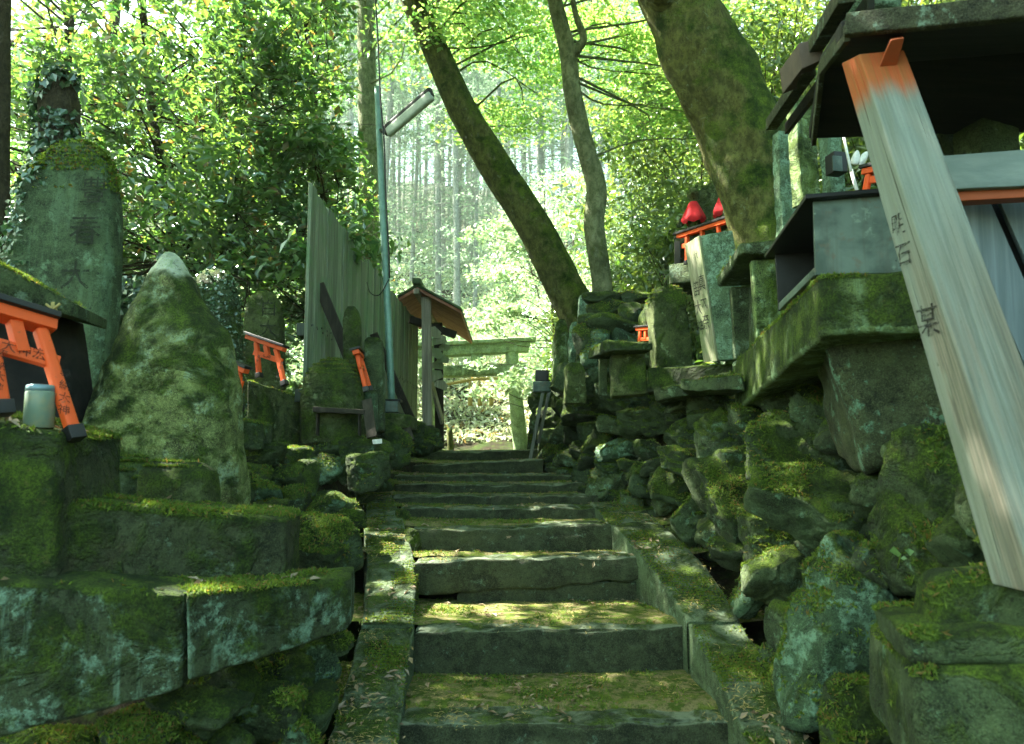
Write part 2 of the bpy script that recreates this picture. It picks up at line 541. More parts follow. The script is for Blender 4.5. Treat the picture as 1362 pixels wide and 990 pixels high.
M['grave'] = stone('grave_stone', (.03, .04, .03), (.085, .115, .08), moss=.42, lichen=.3, lcol=(.17, .28, .17), streak=.22)
M['bigrock'] = stone('standing_rock', (.10, .10, .055), (.24, .255, .125), moss=.66, lichen=.5, lcol=(.24, .33, .20), side_moss=.12, warm=.35, tip=float(P(228, 372, 2.98)[2]))
M['mossgrave'] = stone('mossy_grave_stone', (.03, .036, .016), (.09, .10, .045), moss=.75, lichen=.35, lcol=(.24, .32, .16), side_moss=.13)
M['pale'] = stone('pale_lichen_stone', (.05, .075, .065), (.15, .21, .18), moss=.42, lichen=.8, lcol=(.21, .34, .24), scale=1.4)
M['palemoss'] = stone('pale_mossy_stone', (.06, .08, .04), (.2, .25, .12), moss=.7, lichen=.5, lcol=(.25, .38, .22), side_moss=.17, streak=.5)
M['ledgemoss'] = stone('ledge_moss_stone', (.03, .04, .02), (.12, .15, .075), moss=.8, lichen=.4, lcol=(.2, .32, .18), side_moss=.2, streak=.4)
M['ledge'] = stone('ledge_stone', (.026, .034, .022), (.08, .10, .06), moss=.7, lichen=.3, lcol=(.18, .27, .19))

def groundmat():
    m, nt = new_mat('forest_floor'); s = NT(nt); p = s.pos()
    n1 = s.noise(p, 2.2, 6, .65, .5); n2 = s.noise(p, 45, 5, .75); n3 = s.noise(p, 9, 5, .7)
    c = s.mix(s.smooth(n1, .4, .62), (.022, .018, .011), (.024, .042, .010))
    c = s.mix(s.smooth(n2, .5, .72, 0, .7), c, (.09, .07, .03))
    c = s.mix(s.smooth(n3, .52, .66, 0, .8), c, (.05, .08, .014))
    s.out(c, .95, n2, .9, .03, .1)
    return m
M['ground'] = groundmat()

def mossfloor():
    m, nt = new_mat('tread_moss'); s = NT(nt); p = s.pos()
    n1 = s.noise(p, 6, 5, .65, .4); n2 = s.noise(p, 120, 4, .8); n3 = s.noise(p, 22, 5, .7)
    c = s.mix(s.smooth(n1, .4, .62), (.06, .10, .014), (.14, .18, .03))
    c = s.mix(s.smooth(n3, .45, .58, 0, .85), c, (.23, .19, .095))
    c = s.mix(s.smooth(n2, .45, .7, 0, .7), c, (.03, .03, .012))
    s.out(c, .95, s.math('ADD', n2, n3), .9, .012, .1)
    return m
M['tread'] = mossfloor()

M['fence'] = wood('fence_wood', (.14, .17, .11), (.34, .40, .28), 'Z', 70, (.15, .24, .12), .5)
M['fence_edge'] = wood('fence_edge_wood', (.05, .06, .05), (.10, .12, .09), 'Z', 50)
M['brace'] = wood('brace_wood', (.030, .026, .018), (.07, .06, .042), 'Z', 50)
M['darkwood'] = wood('dark_wood', (.012, .011, .009), (.035, .03, .024), 'X', 40, (.03, .045, .02), .4)
M['gatewood'] = wood('gate_wood', (.30, .26, .21), (.52, .48, .40), 'Z', 60)
M['roofwood'] = wood('roof_wood', (.40, .17, .11), (.62, .32, .22), 'X', 30)
M['palebeam'] = wood('pale_grey_beam', (.27, .34, .32), (.36, .43, .40), 'X', 30)
M['roofgreen'] = wood('roof_cover', (.06, .09, .05), (.13, .19, .11), 'X', 20, (.09, .15, .05), .6)
M['orange'] = paint('vermilion_paint', (.80, .10, .014), (.20, .07, .03), .42)
M['orange_dull'] = paint('dull_vermilion_paint', (.42, .09, .03), (.2, .10, .06), .5)
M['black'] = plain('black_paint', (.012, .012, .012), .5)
M['ink'] = plain('black_ink', (.012, .012, .010), .8)
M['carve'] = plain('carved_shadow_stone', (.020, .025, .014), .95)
for _k, _lo in (('ink', .40), ('carve', .38)):      # worn lettering: gaps where it has flaked away
    _s = NT(M[_k].node_tree); _b = [x for x in M[_k].node_tree.nodes if x.type == 'BSDF_PRINCIPLED'][0]
    _s.l(_s.smooth(_s.noise(_s.pos(), 55, 5, .75), _lo, _lo + .10, .12, .88), _b.inputs['Alpha'])
M['pole'] = plain('green_grey_pipe', (.15, .27, .22), .45, .2)
M['metal'] = stone('weathered_metal', (.06, .06, .10), (.17, .19, .28), moss=.10, lichen=.3, lcol=(.20, .27, .22), scale=.8, streak=.3, bumps=.2)
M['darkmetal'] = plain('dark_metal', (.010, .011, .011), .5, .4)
M['lamp'] = plain('lamp_diffuser', (.30, .36, .28), .35)
M['red'] = plain('red_cloth', (.72, .02, .03), .85)
M['white'] = plain('white_paper', (.75, .75, .70), .8)
M['straw'] = plain('straw_rope', (.42, .33, .12), .9)
M['greywood'] = wood('grey_plank', (.16, .17, .14), (.34, .35, .30), 'Z', 60)
M['plank'] = wood('kanji_plank', (.30, .29, .18), (.55, .55, .40), 'Z', 60, (.20, .27, .12), .5)
M['torii_stone'] = stone('torii_stone', (.14, .17, .12), (.36, .41, .32), moss=.15, lichen=.5, lcol=(.30, .42, .30), streak=.4)
M['bark'] = barkmat('mossy_bark', (.055, .06, .018), (.16, .17, .05), .95, .5)
M['bark_big'] = barkmat('big_trunk_bark', (.06, .06, .018), (.17, .175, .05), 1.0, .5)
M['bark_pale'] = barkmat('pale_bark', (.11, .13, .06), (.27, .29, .16), .6, .6)
M['bark_dark'] = barkmat('dark_twig_bark', (.035, .03, .018), (.09, .075, .045), .2, .1)
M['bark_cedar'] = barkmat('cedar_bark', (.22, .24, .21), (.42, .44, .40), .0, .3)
M['leaf_broad'] = leafmat('broad_leaf', (.018, .068, .026), (.068, .17, .045), (.05, .21, .03), (.29, .46, .055), .5, .16, .3, .05)
M['leaf_maple'] = leafmat('maple_leaf', (.06, .17, .04), (.14, .28, .06), (.20, .52, .08), (.62, .78, .18), .55, .08, .5)
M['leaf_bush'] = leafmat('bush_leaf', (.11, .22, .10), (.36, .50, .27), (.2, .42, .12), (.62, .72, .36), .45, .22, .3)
M['leaf_slope'] = leafmat('slope_leaf', (.035, .08, .02), (.09, .15, .03), (.08, .20, .02), (.30, .40, .05), .45, .14, .3)
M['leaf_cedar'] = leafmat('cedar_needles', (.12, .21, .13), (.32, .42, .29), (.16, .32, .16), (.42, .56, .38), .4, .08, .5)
M['leaf_ivy'] = leafmat('ivy_leaf', (.015, .05, .022), (.04, .10, .035), (.02, .07, .02), (.06, .16, .03), .2, .13, .3)
M['leaf_dead'] = leafmat('dead_leaf', (.14, .085, .045), (.38, .28, .17), (.10, .05, .02), (.2, .12, .05), .2, .06, .5)
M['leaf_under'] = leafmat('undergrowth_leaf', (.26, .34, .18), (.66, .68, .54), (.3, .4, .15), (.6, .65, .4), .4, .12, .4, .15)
M['moss_blade'] = leafmat('moss_blade', (.04, .085, .008), (.18, .26, .025), (.05, .11, .01), (.22, .32, .03), .4, .02, .6, .12)

def postmat(z0, z1, ax, sx, nx):
    """bare weathered timber whose top is still painted; grain runs along the post axis"""
    m, nt = new_mat('old_post_timber'); s = NT(nt); p = s.pos()
    def dot(a):
        v = s.n('ShaderNodeVectorMath', operation='DOT_PRODUCT'); s.l(p, v.inputs[0]); v.inputs[1].default_value = tuple(float(k) for k in a); return v.outputs['Value']
    cb = s.n('ShaderNodeCombineXYZ')
    for k, a in enumerate((sx, nx, ax)): s.l(dot(a), cb.inputs[k])
    q = cb.outputs[0]
    g = s.noise(s.mapping(q, (110, 110, 2.6)), 1, 6, .62, .15)
    g2 = s.noise(s.mapping(q, (34, 34, .9)), 1, 4, .6, .3)
    big = s.noise(s.mapping(q, (9, 9, 1.6)), 1, 4, .6, .3)
    crack = s.noise(s.mapping(q, (75, 75, .8)), 1, 3, .5, .1)
    fine = s.noise(p, 160, 4, .75)
    c = s.mix(s.smooth(g, .35, .68), (.15, .18, .155), (.205, .24, .21))
    c = s.mix(s.smooth(g2, .4, .65, 0, .4), c, (.17, .19, .15))
    c = s.mix(s.smooth(big, .5, .68, 0, .35), c, (.12, .13, .08))
    z = s.sep(p)[2]
    low = s.smooth(s.math('ADD', z, s.math('MULTIPLY', big, .5)), E + .95, E + .40)
    raw = s.mix(s.smooth(g, .38, .62), (.105, .105, .08), (.18, .17, .13))
    raw = s.mix(s.smooth(g2, .48, .66, 0, .3), raw, (.19, .135, .10))
    raw = s.mix(s.smooth(big, .52, .62, 0, .6), raw, (.20, .22, .17))
    c = s.mix(s.math('MULTIPLY', low, s.smooth(s.noise(s.mapping(q, (16, 16, 1.2)), 1, 5, .6), .3, .55)), c, raw)
    c = s.mix(s.smooth(crack, .66, .70, 0, .85), c, (.03, .026, .018))
    c = s.mix(s.smooth(s.noise(q, 22, 5, .7), .66, .74, 0, .6), c, (.05, .045, .028))
    c = s.mix(s.smooth(fine, .55, .75, 0, .35), c, (.07, .07, .05))
    top = s.smooth(s.math('ADD', z, s.math('MULTIPLY', s.math('SUBTRACT', g2, .5), .10)), z0, z1)
    c = s.mix(top, c, s.mix(s.smooth(g, .3, .7), (.40, .075, .022), (.27, .10, .028)))
    s.out(c, .8, s.math('SUBTRACT', s.math('ADD', g, s.math('MULTIPLY', g2, .5)), s.math('MULTIPLY', s.smooth(crack, .64, .70), 1.5)), .6, .005, .25)
    return m

def metalmat():
    m, nt = new_mat('stained_sheet_metal'); s = NT(nt); p = s.pos()
    st = s.noise(s.mapping(p, (26, 26, 1.6)), 1, 4, .6, .2); n1 = s.noise(p, 5, 5, .6, .4); n2 = s.noise(p, 24, 5, .65)
    c = s.mix(s.smooth(n1, .38, .62), (.045, .07, .058), (.12, .165, .14))
    c = s.mix(s.smooth(st, .48, .68, 0, .55), c, (.07, .075, .055))
    c = s.mix(s.smooth(n2, .56, .68, 0, .5), c, (.13, .095, .06))
    c = s.mix(s.smooth(s.noise(p, 13, 6, .7), .60, .66, 0, .6), c, (.21, .29, .23))
    s.out(c, .6, s.math('ADD', n2, st), .12, .004, .4, .25)
    return m
M['metal'] = metalmat()
# ================================================================== stairs and terrain
#        xl   xr   ytopL ytopR ybot   Y    stone depth
STEPS = [(528, 1000, 964, 960, 1050, 2.64, .20),
         (548, 946, 842, 832, 903, 3.19, .15),
         (550, 906, 748, 738, 806, 3.78, .20),
         (546, 834, 706, 697, 741, 4.20, .20),
         (532, 806, 677, 674, 693, 4.68, .20),
         (522, 796, 660, 659, 677, 5.04, .22),
         (524, 778, 645, 643, 659, 5.46, .24),
         (524, 762, 633, 632, 645, 5.94, .3),
         (548, 722, 620, 611, 634, 6.60, .5),
         (561, 717, 601, 598, 615, 7.80, .5)]
SY = [s[5] for s in STEPS]
SZ = [float((P(600, s[2], s[5])[2] + P(600, s[3], s[5])[2]) / 2) for s in STEPS]
SB = [float(P(680, s[4], s[5])[2]) for s in STEPS]

def pathz(Y):
    return np.interp(Y, [-6, 0.0] + SY + [13, 16], [SZ[0] - .45, SZ[0] - .3] + SZ + [SZ[-1] + .05, SZ[-1] + .15])
XLs = ([-6, 1.5, 2.5, 3.1, 3.7, 4.3, 5.1, 6.6, 7.8, 9.5, 13], [-.7, -.6, -.61, -.64, -.73, -.86, -1.0, -.98, -.97, -.95, -1.6])
XBs = ([-6, 1.6, 2.3, 3.0, 4.2, 5.4, 6.5, 7.8, 9.0, 11, 14], [1.0, 1.02, 1.0, .99, .92, .56, .37, .28, .40, .9, 2.5])
ZTs = ([-6, 1.5, 2.0, 2.5, 3.0, 3.6, 4.4, 5.2, 6.5, 7.8, 9.5, 12, 14], [-.5, -.45, -.1, .32, .30, .22, .33, .42, .52, .42, .25, .1, .1])
ZLs = ([-6, 2.2, 2.5, 2.8, 3.3, 3.8, 4.4, 5.0, 6.0, 9.0, 13], [-1.15, -1.1, -.95, -.62, -.55, -.42, -.16, .0, .03, .02, .05])

def ground(x, Y):
    x = np.asarray(x, float); Y = np.asarray(Y, float)
    pz = pathz(Y) - np.interp(Y, [0, 8.2, 9.5], [.42, .30, .04])
    xl = np.interp(Y, *XLs); xb = np.interp(Y, *XBs)
    zt = np.interp(Y, *ZTs) + E; zl = np.interp(Y, *ZLs) + E
    z = pz.copy()
    tk = np.clip((x - (xb - .06)) / .08, 0, 1) * np.clip((4.7 - Y) / .3, 0, 1) * (Y > 0)
    z = z * (1 - tk) + (pathz(Y) - .13) * tk
    # left bank
    t = np.clip((xl - .02 - x) / .22, 0, 1); t = t * t * (3 - 2 * t)
    left = zl + .10 * np.clip(-x - 1.6, 0, 30)
    z = z * (1 - t) + left * t
    # right dry wall and hillside
    hgt = np.maximum(zt - pathz(Y) + .07, .05)
    t = np.clip((x - xb - .22) / (.28 * hgt + .05), 0, 1)
    hill = zt + .10 * np.clip(x - xb - .4, 0, 1.2) + .52 * np.clip(x - xb - 1.3, 0, 60)
    z = np.where(x > 0, z * (1 - t) + hill * t, z)
    # far slope behind the stone gate
    d = np.clip(Y - 12.6, 0, 200)
    far = .42 * np.clip(d, 0, 5) + .22 * np.clip(d - 5, 0, 12) + .40 * np.clip(d - 17, 0, 150)
    z = z + far * np.clip(1 - np.clip(x - 3, 0, 20) / 40, .5, 1)
    return z

def ground_mesh():
    ys = np.unique(np.concatenate([np.linspace(-8, 1, 14), np.linspace(1, 9, 130), np.linspace(9, 16, 50), np.linspace(16, 60, 60), np.linspace(60, 160, 30)]))
    xs = np.unique(np.concatenate([-np.geomspace(3, 90, 30), np.linspace(-3, 3.5, 110), np.geomspace(3.5, 90, 34)]))
    X, Y = np.meshgrid(xs, ys, indexing='ij')
    Z = ground(X.ravel(), Y.ravel())
    p = np.stack([X.ravel(), Y.ravel(), Z], 1)
    on = (np.abs(p[:, 0]) < 1.05) & (p[:, 1] < 9)
    amp = np.where(on, .015, .06) + np.clip(p[:, 1] - 12, 0, 60) * .008
    p[:, 2] += fbm(p * np.array([1, 1, 0]), .9, 5, 3) * amp * 1.6
    n = len(ys)
    i, j = np.meshgrid(np.arange(len(xs) - 1), np.arange(n - 1), indexing='ij')
    k = (i * n + j).ravel()
    f = np.stack([k, k + n, k + n + 1, k + 1], 1)
    g = Geo().add(p, f)
    return obj('ground', g, M['ground'], kind='structure')
ground_mesh()

ORD = ['first', 'second', 'third', 'fourth', 'fifth', 'sixth', 'seventh', 'eighth', 'ninth', 'tenth', 'eleventh', 'twelfth',
       'thirteenth', 'fourteenth', 'fifteenth', 'sixteenth', 'seventeenth', 'eighteenth', 'nineteenth', 'twentieth']
STEPLAB = ['lowest stone step with a broad pale top, first from the camera',
           'second stone step from the bottom, a long dark clean block',
           'cracked stone step, third from the bottom, split along its lower edge',
           'short stone step, fourth from the bottom, ending at the right kerb',
           'low stone step, fifth from the bottom, just above the bend of the stairs',
           'low stone step, sixth from the bottom',
           'low stone step, seventh from the bottom',
           'low stone step, eighth from the bottom, wider to the left',
           'stone step, ninth from the bottom, its top edge sloping',
           'topmost stone step, brownish, at the head of the stairs']
for k, (xl, xr, yl, yr, yb, Y, dep) in enumerate(STEPS):
    tl, tr = P(xl, yl, Y), P(xr, yr, Y + (.06 if k < 4 else 0))
    bl, br = tl.copy(), tr.copy()
    bot = SB[k] - .06
    if k == 2: bot = float(P(600, 781, Y)[2])
    bl[2] = br[2] = bot
    d = np.array([0, dep, 0.004])
    rg = np.random.default_rng(k)
    def ex(o, q, k=k, Y=Y):
        # broken lower edge on the cracked step, chipped front edge everywhere
        front = q[:, 1] < -.6
        if k == 2:
            m = q[:, 2] < -.4
            o[m, 2] += (.030 * fbm(o[m] * np.array([1, 0, 0]), 3.0, 4, 5) - .01 + .05 * (o[m, 0] - .1)) * np.clip((-q[m, 2] - .4) / .6, 0, 1)
        e = front & (q[:, 2] > .5)
        o[e, 1] += .022 * np.clip(fbm(o[e], 9, 3, k) + .2, 0, 1)
        o[e, 2] -= .02 * np.clip(fbm(o[e], 7, 3, k + 9), 0, 1)
        return o
    v, f = hexa(front_block(tl, tr, br, bl, d), cell=.016, r=.013, amp=.013, freq=6, seed=k, chip=.028, extra=ex)
    g = Geo().add(v, f)
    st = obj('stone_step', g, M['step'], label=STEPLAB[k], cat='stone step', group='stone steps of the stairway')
    if k == 2:   # broken piece below the crack
        a = P(600, 800, Y + .03); b = P(880, 786, Y + .09)
        tl2, tr2 = P(608, 786, Y + .03), P(902, 768, Y + .08)
        bl2, br2 = tl2.copy(), tr2.copy(); bl2[2] = br2[2] = SB[k] - .05
        def ex2(o, q):
            m = q[:, 2] > .3
            o[m, 2] += .020 * fbm(o[m] * np.array([1, 0, 0]), 4.0, 4, 8)
            return o
        v, f = hexa(front_block(tl2, tr2, br2, bl2, [0, .1, 0]), cell=.022, r=.012, amp=.009, seed=77, chip=.01, extra=ex2)
        obj('lower_fragment', Geo().add(v, f), M['step'], parent=st, label='broken lower piece below the crack')

# soil and moss on the treads (ground sheet between the stones)
def treads():
    g = Geo()
    for k in range(len(STEPS)):
        Y0 = STEPS[k][5] + STEPS[k][6] - .04
        Y1 = (STEPS[k + 1][5] + .1) if k < len(STEPS) - 1 else 13.5
        z0 = SZ[k] + .004; z1 = SB[k + 1] + .012 if k < len(STEPS) - 1 else SZ[k] - .06
        xl0, xr0 = np.interp(Y0, *XLs) - .05, np.interp(Y0, *XBs) + .12
        xl1, xr1 = np.interp(Y1, *XLs) - .05, np.interp(Y1, *XBs) + .12
        nx, ny = 90, (16 if k < 9 else 60)
        u, w = np.meshgrid(np.linspace(0, 1, nx), np.linspace(0, 1, ny), indexing='ij')
        X = (xl0 * (1 - u) + xr0 * u) * (1 - w) + (xl1 * (1 - u) + xr1 * u) * w
        Yv = Y0 + (Y1 - Y0) * w
        Z = z0 + (z1 - z0) * w
        p = np.stack([X.ravel(), Yv.ravel(), Z.ravel()], 1)
        p[:, 2] += .012 * fbm(p, 7, 4, k) + .008 * np.abs(2 * u.ravel() - 1) ** 4 * 4
        p[:, 2] -= .02 * (w.ravel() < .02)
        i, j = np.meshgrid(np.arange(nx - 1), np.arange(ny - 1), indexing='ij')
        q = (i * ny + j).ravel()
        g.add(p, np.stack([q, q + ny, q + ny + 1, q + 1], 1))
    # the ground before the first step
    xs = np.linspace(-.75, 1.15, 60); ys = np.linspace(.6, 2.66, 40)
    X, Yv = np.meshgrid(xs, ys, indexing='ij')
    p = np.stack([X.ravel(), Yv.ravel(), pathz(Yv.ravel()) * 0 + SZ[0] - .17], 1); p[:, 2] += .01 * fbm(p, 7, 3, 44)
    i, j = np.meshgrid(np.arange(59), np.arange(39), indexing='ij'); q = (i * 40 + j).ravel()
    g.add(p, np.stack([q, q + 40, q + 41, q + 1], 1))
    return obj('path', g, M['tread'], kind='structure')
treads()

def kerb(name, rows, thick, label, seed):
    """rows: (y, xl, xr, Y) pixel edges of the top face from near to far"""
    def pt(x, y, Y): return P(x, y, Y)
    L = spline([pt(r[1], r[0], r[3]) for r in rows], 60)
    Rr = spline([pt(r[2], r[0], r[3]) for r in rows], 60)
    n = 60
    m = 14
    ring = []
    cs = []
    for i in range(n):
        a, b = L[i].copy(), Rr[i].copy()
        zz = (a[2] + b[2]) / 2; a[2] = b[2] = zz
        dn = np.array([0, 0, -thick])
        r = .012
        top = [a + (b - a) * t for t in np.linspace(.05, .95, m)]
        side_r = [b + np.array([0, 0, -r * .4]), b + np.array([0, 0, -r * 1.6]), b + dn * .5, b + dn]
        side_l = [a + dn, a + dn * .5, a + np.array([0, 0, -r * 1.6]), a + np.array([0, 0, -r * .4])]
        cs.append(np.array(top + side_r + side_l))
    k = len(cs[0])
    v = np.concatenate(cs)
    v = v + vfbm(v, 5, 3, seed) * .012 + vfbm(v, 24, 2, seed + 3) * .004
    i, j = np.meshgrid(np.arange(n - 1), np.arange(k), indexing='ij')
    a = (i * k + j).ravel(); b = (i * k + (j + 1) % k).ravel()
    f = np.stack([a, a + k, b + k, b], 1)[:, ::-1]
    g = Geo().add(v, f)
    g.add(cs[0], [list(range(k))]); g.add(cs[-1], [list(range(k))[::-1]])
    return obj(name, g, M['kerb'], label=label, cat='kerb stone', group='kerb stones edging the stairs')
kerb('kerb_stone', [(1075, 405, 512, 2.15), (985, 436, 528, 2.52), (900, 462, 541, 2.88), (835, 480, 551, 3.2)], .3,
     'long kerb stone left of the lowest steps, littered with leaves', 1)
kerb('kerb_stone', [(831, 481, 551, 3.22), (760, 487, 552, 3.72), (700, 485, 540, 4.3), (656, 488, 520, 5.1)], .3,
     'kerb stone left of the middle steps, narrowing up the stairs', 2)
kerb('kerb_stone', [(1080, 1040, 1160, 2.1), (985, 996, 1078, 2.45), (900, 955, 1030, 2.8), (830, 917, 985, 3.16)], .3,
     'kerb stone right of the lowest steps, at the foot of the dry wall', 3)
kerb('kerb_stone', [(827, 915, 983, 3.18), (760, 872, 942, 3.6), (705, 820, 888, 4.15), (668, 785, 848, 4.85)], .3,
     'kerb stone right of the middle steps, mossy, turning uphill', 4)
# ================================================================== dry stone wall on the right
def wallhit(px, py, push=0.0):
    for Y in np.arange(1.35, 12, .01):
        p = P(px, py, Y)
        xb = np.interp(Y, *XBs) + push + .30 * max(0, p[2] - pathz(Y))
        if p[0] <= 0: continue
        if p[0] >= xb: return p
        if p[2] > ground(np.array([p[0] + .0]), np.array([Y]))[0] + 5: break
    return P(px, py, 8)

#        cx   cy   w    h   kind  roll
WALLROCKS = [
 (790, 545, 78, 38, 'm', 0), (828, 531, 86, 40, 'm', 0), (757, 546, 44, 32, 'm', .2), (733, 556, 36, 32, 'm', 0), (747, 578, 34, 30, 'r', .3),
 (763, 572, 24, 38, 'r', 0), (781, 583, 27, 36, 'r', .1), (727, 586, 22, 28, 'r', 0), (868, 561, 84, 34, 'm', -.1), (887, 539, 50, 28, 'r', 0),
 (912, 537, 44, 28, 'r', 0), (945, 532, 56, 30, 'b', 0), (920, 577, 66, 42, 'r', -.25), (963, 583, 66, 76, 'b', 0), (826, 600, 60, 32, 't', 0),
 (797, 594, 34, 34, 'm', .4), (862, 600, 32, 26, 'm', 0), (785, 613, 28, 30, 'r', .3), (738, 604, 32, 28, 'r', -.3), (757, 610, 34, 28, 'r', .2),
 (722, 612, 22, 24, 'r', 0), (920, 613, 78, 38, 'm', .12), (949, 646, 56, 44, 'r', 0), (896, 646, 50, 46, 'm', .4), (852, 639, 44, 42, 'r', 0),
 (806, 641, 52, 50, 'r', .1), (803, 663, 62, 22, 'm', 0), (926, 690, 54, 66, 'r', -.5), (882, 667, 30, 36, 'r', 0), (986, 676, 92, 132, 'm', -.15),
 (776, 632, 28, 22, 'r', .2), (752, 634, 24, 20, 'r', 0), (771, 650, 28, 20, 'r', 0), (951, 668, 36, 24, 'r', 0), (735, 625, 20, 18, 'r', 0),
 (1064, 603, 128, 96, 'm', .45), (1112, 684, 196, 108, 'b', .14), (1185, 640, 70, 60, 'b', 0), (1247, 690, 98, 210, 'm', 0),
 (1137, 838, 166, 214, 't', 0), (1032, 768, 90, 74, 'r', .3), (1000, 792, 34, 66, 't', .3), (1068, 902, 120, 120, 'r', .6), (1168, 972, 120, 84, 'm', 0),
 (1042, 521, 74, 44, 'm', 0), (1000, 560, 60, 50, 'b', 0), (1012, 600, 40, 70, 'm', 0), (1196, 752, 50, 60, 'm', 0), (1030, 715, 70, 60, 'r', 0),
 (1230, 600, 90, 110, 'r', 0), (1178, 760, 70, 60, 'r', 0), (1300, 720, 110, 110, 'r', 0), (1085, 545, 60, 60, 'b', 0), (980, 740, 60, 40, 'r', 0),
 (1095, 940, 60, 70, 'r', 0), (905, 716, 40, 26, 'r', 0), (862, 690, 34, 20, 'r', 0), (1100, 780, 60, 60, 'r', 0), (840, 665, 30, 20, 'r', 0),
 (1046, 850, 46, 60, 'r', 0), (1390, 700, 120, 160, 'r', 0), (955, 705, 44, 50, 'r', .2), (873, 620, 40, 24, 'r', 0), (842, 571, 40, 24, 'r', .1),
 (818, 565, 44, 24, 'r', 0), (900, 560, 30, 24, 'r', 0), (985, 620, 60, 44, 'r', 0), (940, 558, 50, 26, 'b', 0), (770, 598, 24, 22, 'r', 0),
 (812, 620, 40, 18, 'r', 0), (836, 622, 30, 16, 'm', 0), (930, 594, 30, 16, 'r', 0), (875, 645, 22, 26, 'r', 0),
 # the wall seen almost edge on beyond, near the top of the stairs
 (712, 540, 20, 22, 'm', 0), (722, 522, 26, 26, 'm', 0), (735, 515, 30, 30, 'm', 0), (714, 565, 22, 28, 'r', 0), (712, 590, 20, 26, 'r', 0),
 (750, 518, 34, 30, 'm', 0), (765, 522, 30, 26, 'r', 0), (728, 540, 26, 22, 'm', 0)]

rockmats = {'m': 'rock_moss', 'r': 'rock', 'b': 'rock', 't': 'rock_teal', 'w': 'rock_brown'}
looks = {'m': 'moss covered', 'r': 'dark mossy', 'b': 'dark shaded', 't': 'lichen spotted green', 'w': 'brown overhanging'}
SPECIAL = {           (1247, 690): 'tall moss covered rock just left of the big leaning post',
           (1137, 838): 'large faceted teal green boulder beside the lowest stone steps',
           (1112, 684): 'broad mossy boulder with a lit ridge, above the teal green boulder',
           (1064, 603): 'sloping green rock between the brown overhanging boulder and the stone ledge',
           (986, 676): 'large triangular mossy rock at the right end of the middle steps',
           (826, 600): 'rounded rock with a pale round lichen spot, middle of the dry wall',
           (1000, 792): 'thin upright pale edged stone at the kerb right of the stairs'}
def place_rocks(lst, hitfn, wallname, depthk=.8, bandname=None, seed0=100):
    items = []
    for i, (cx, cy, w, h, kd, roll) in enumerate(lst):
        p = hitfn(cx, cy)
        W, H = pxsize(w, p[1]) * 1.17, pxsize(h, p[1]) * 1.10
        items.append([i, cx, cy, p, W, H, kd, roll])
    bands = {}
    for it in items:
        b = min(range(10), key=lambda k: abs(SY[k] - it[3][1])); bands.setdefault(b, []).append(it)
    for b, its in bands.items():
        its.sort(key=lambda t: t[3][2])
        for rank, (i, cx, cy, p, W, H, kd, roll) in enumerate(its):
            rg = np.random.default_rng(seed0 + i)
            dep = (W + H) / 2 * depthk * rg.uniform(.9, 1.2)
            lev = 5 if max(W, H) > .28 else (4 if max(W, H) > .09 else 3)
            c = p + np.array([.10 * dep, .26 * dep, 0])
            roll = roll + rg.uniform(-.12, .12)
            v, f = rock_geo(c, W, dep, H, seed0 * 3 + i, lev, 60 if kd != 'm' else 34, (0, roll, rg.uniform(-.25, .25)), (.085 if kd != 'm' else .10), K=9 if W > .2 else 8)
            if H > .3 and kd == 'm' and False: pass
            shape = 'flat' if W > 1.7 * H else ('upright' if H > 1.35 * W else 'rounded')
            lab = SPECIAL.get((cx, cy)) or '%s %s rock, %s from the bottom of %s beside the %s step' % (
                shape, looks[kd], ORD[rank] if rank < 20 else 'high', wallname, ORD[b])
            obj('wall_rock', Geo().add(v, f), M[rockmats[kd] if kd not in 'r' else ['rock', 'rock_pale', 'rock_dark'][(i * 7) % 3]], label=lab, cat='rock', group='rocks of ' + wallname)
place_rocks(WALLROCKS, wallhit, 'the dry wall', .8)

# small chinking stones filling the joints, set into the bank
def chinks():
    rg = np.random.default_rng(5)
    lst = []
    for i in range(120):
        cx = rg.uniform(720, 1300)
        lo = np.interp(cx, [720, 780, 870, 1000, 1100, 1300], [605, 665, 700, 790, 950, 985])
        hi = np.interp(cx, [720, 780, 960, 1000, 1100, 1300], [520, 530, 540, 560, 500, 560])
        cy = rg.uniform(hi, lo)
        k = np.interp(cx, [720, 1000, 1300], [16, 34, 62])
        lst.append((cx, cy, k * rg.uniform(.8, 1.5), k * rg.uniform(.6, 1.1), rg.choice(['r', 'b', 'm']), rg.uniform(-.5, .5)))
    for i, (cx, cy, w, h, kd, roll) in enumerate(lst):
        p = wallhit(cx, cy, .06)
        W, H = pxsize(w, p[1]), pxsize(h, p[1])
        v, f = rock_geo(p + np.array([.05, .05, 0]), W, (W + H) / 2, H, 900 + i, 3, 10, (0, roll, 0), .06)
        obj('chink_stone', Geo().add(v, f), M['rock_dark'], label='small stone coloured dark for gap shade, wedged deep between the bigger rocks of the dry wall',
            cat='small stone', group='small wedging stones of the dry wall')  # dark colour on every one paints the shade of the gaps
chinks()

# flat cap stones and squared blocks on the wall
def pblock(name, px, Y, depth, mat, label, cat, cell=.03, r=.012, amp=.006, seed=0, chip=.012, group=None, parent=None, extra=None, freq=9.0):
    """px: TL, TR, BR, BL pixels of the front face; Y one number or four"""
    Ys = [Y] * 4 if not hasattr(Y, '__len__') else Y
    pts = [P(x, y, yy) for (x, y), yy in zip(px, Ys)]
    v, f = hexa(front_block(*pts, depth), cell=cell, r=r, amp=amp, seed=seed, chip=chip, extra=extra, freq=freq)
    return obj(name, Geo().add(v, f), mat if not isinstance(mat, str) else M[mat], parent=parent, label=label, cat=cat, group=group)

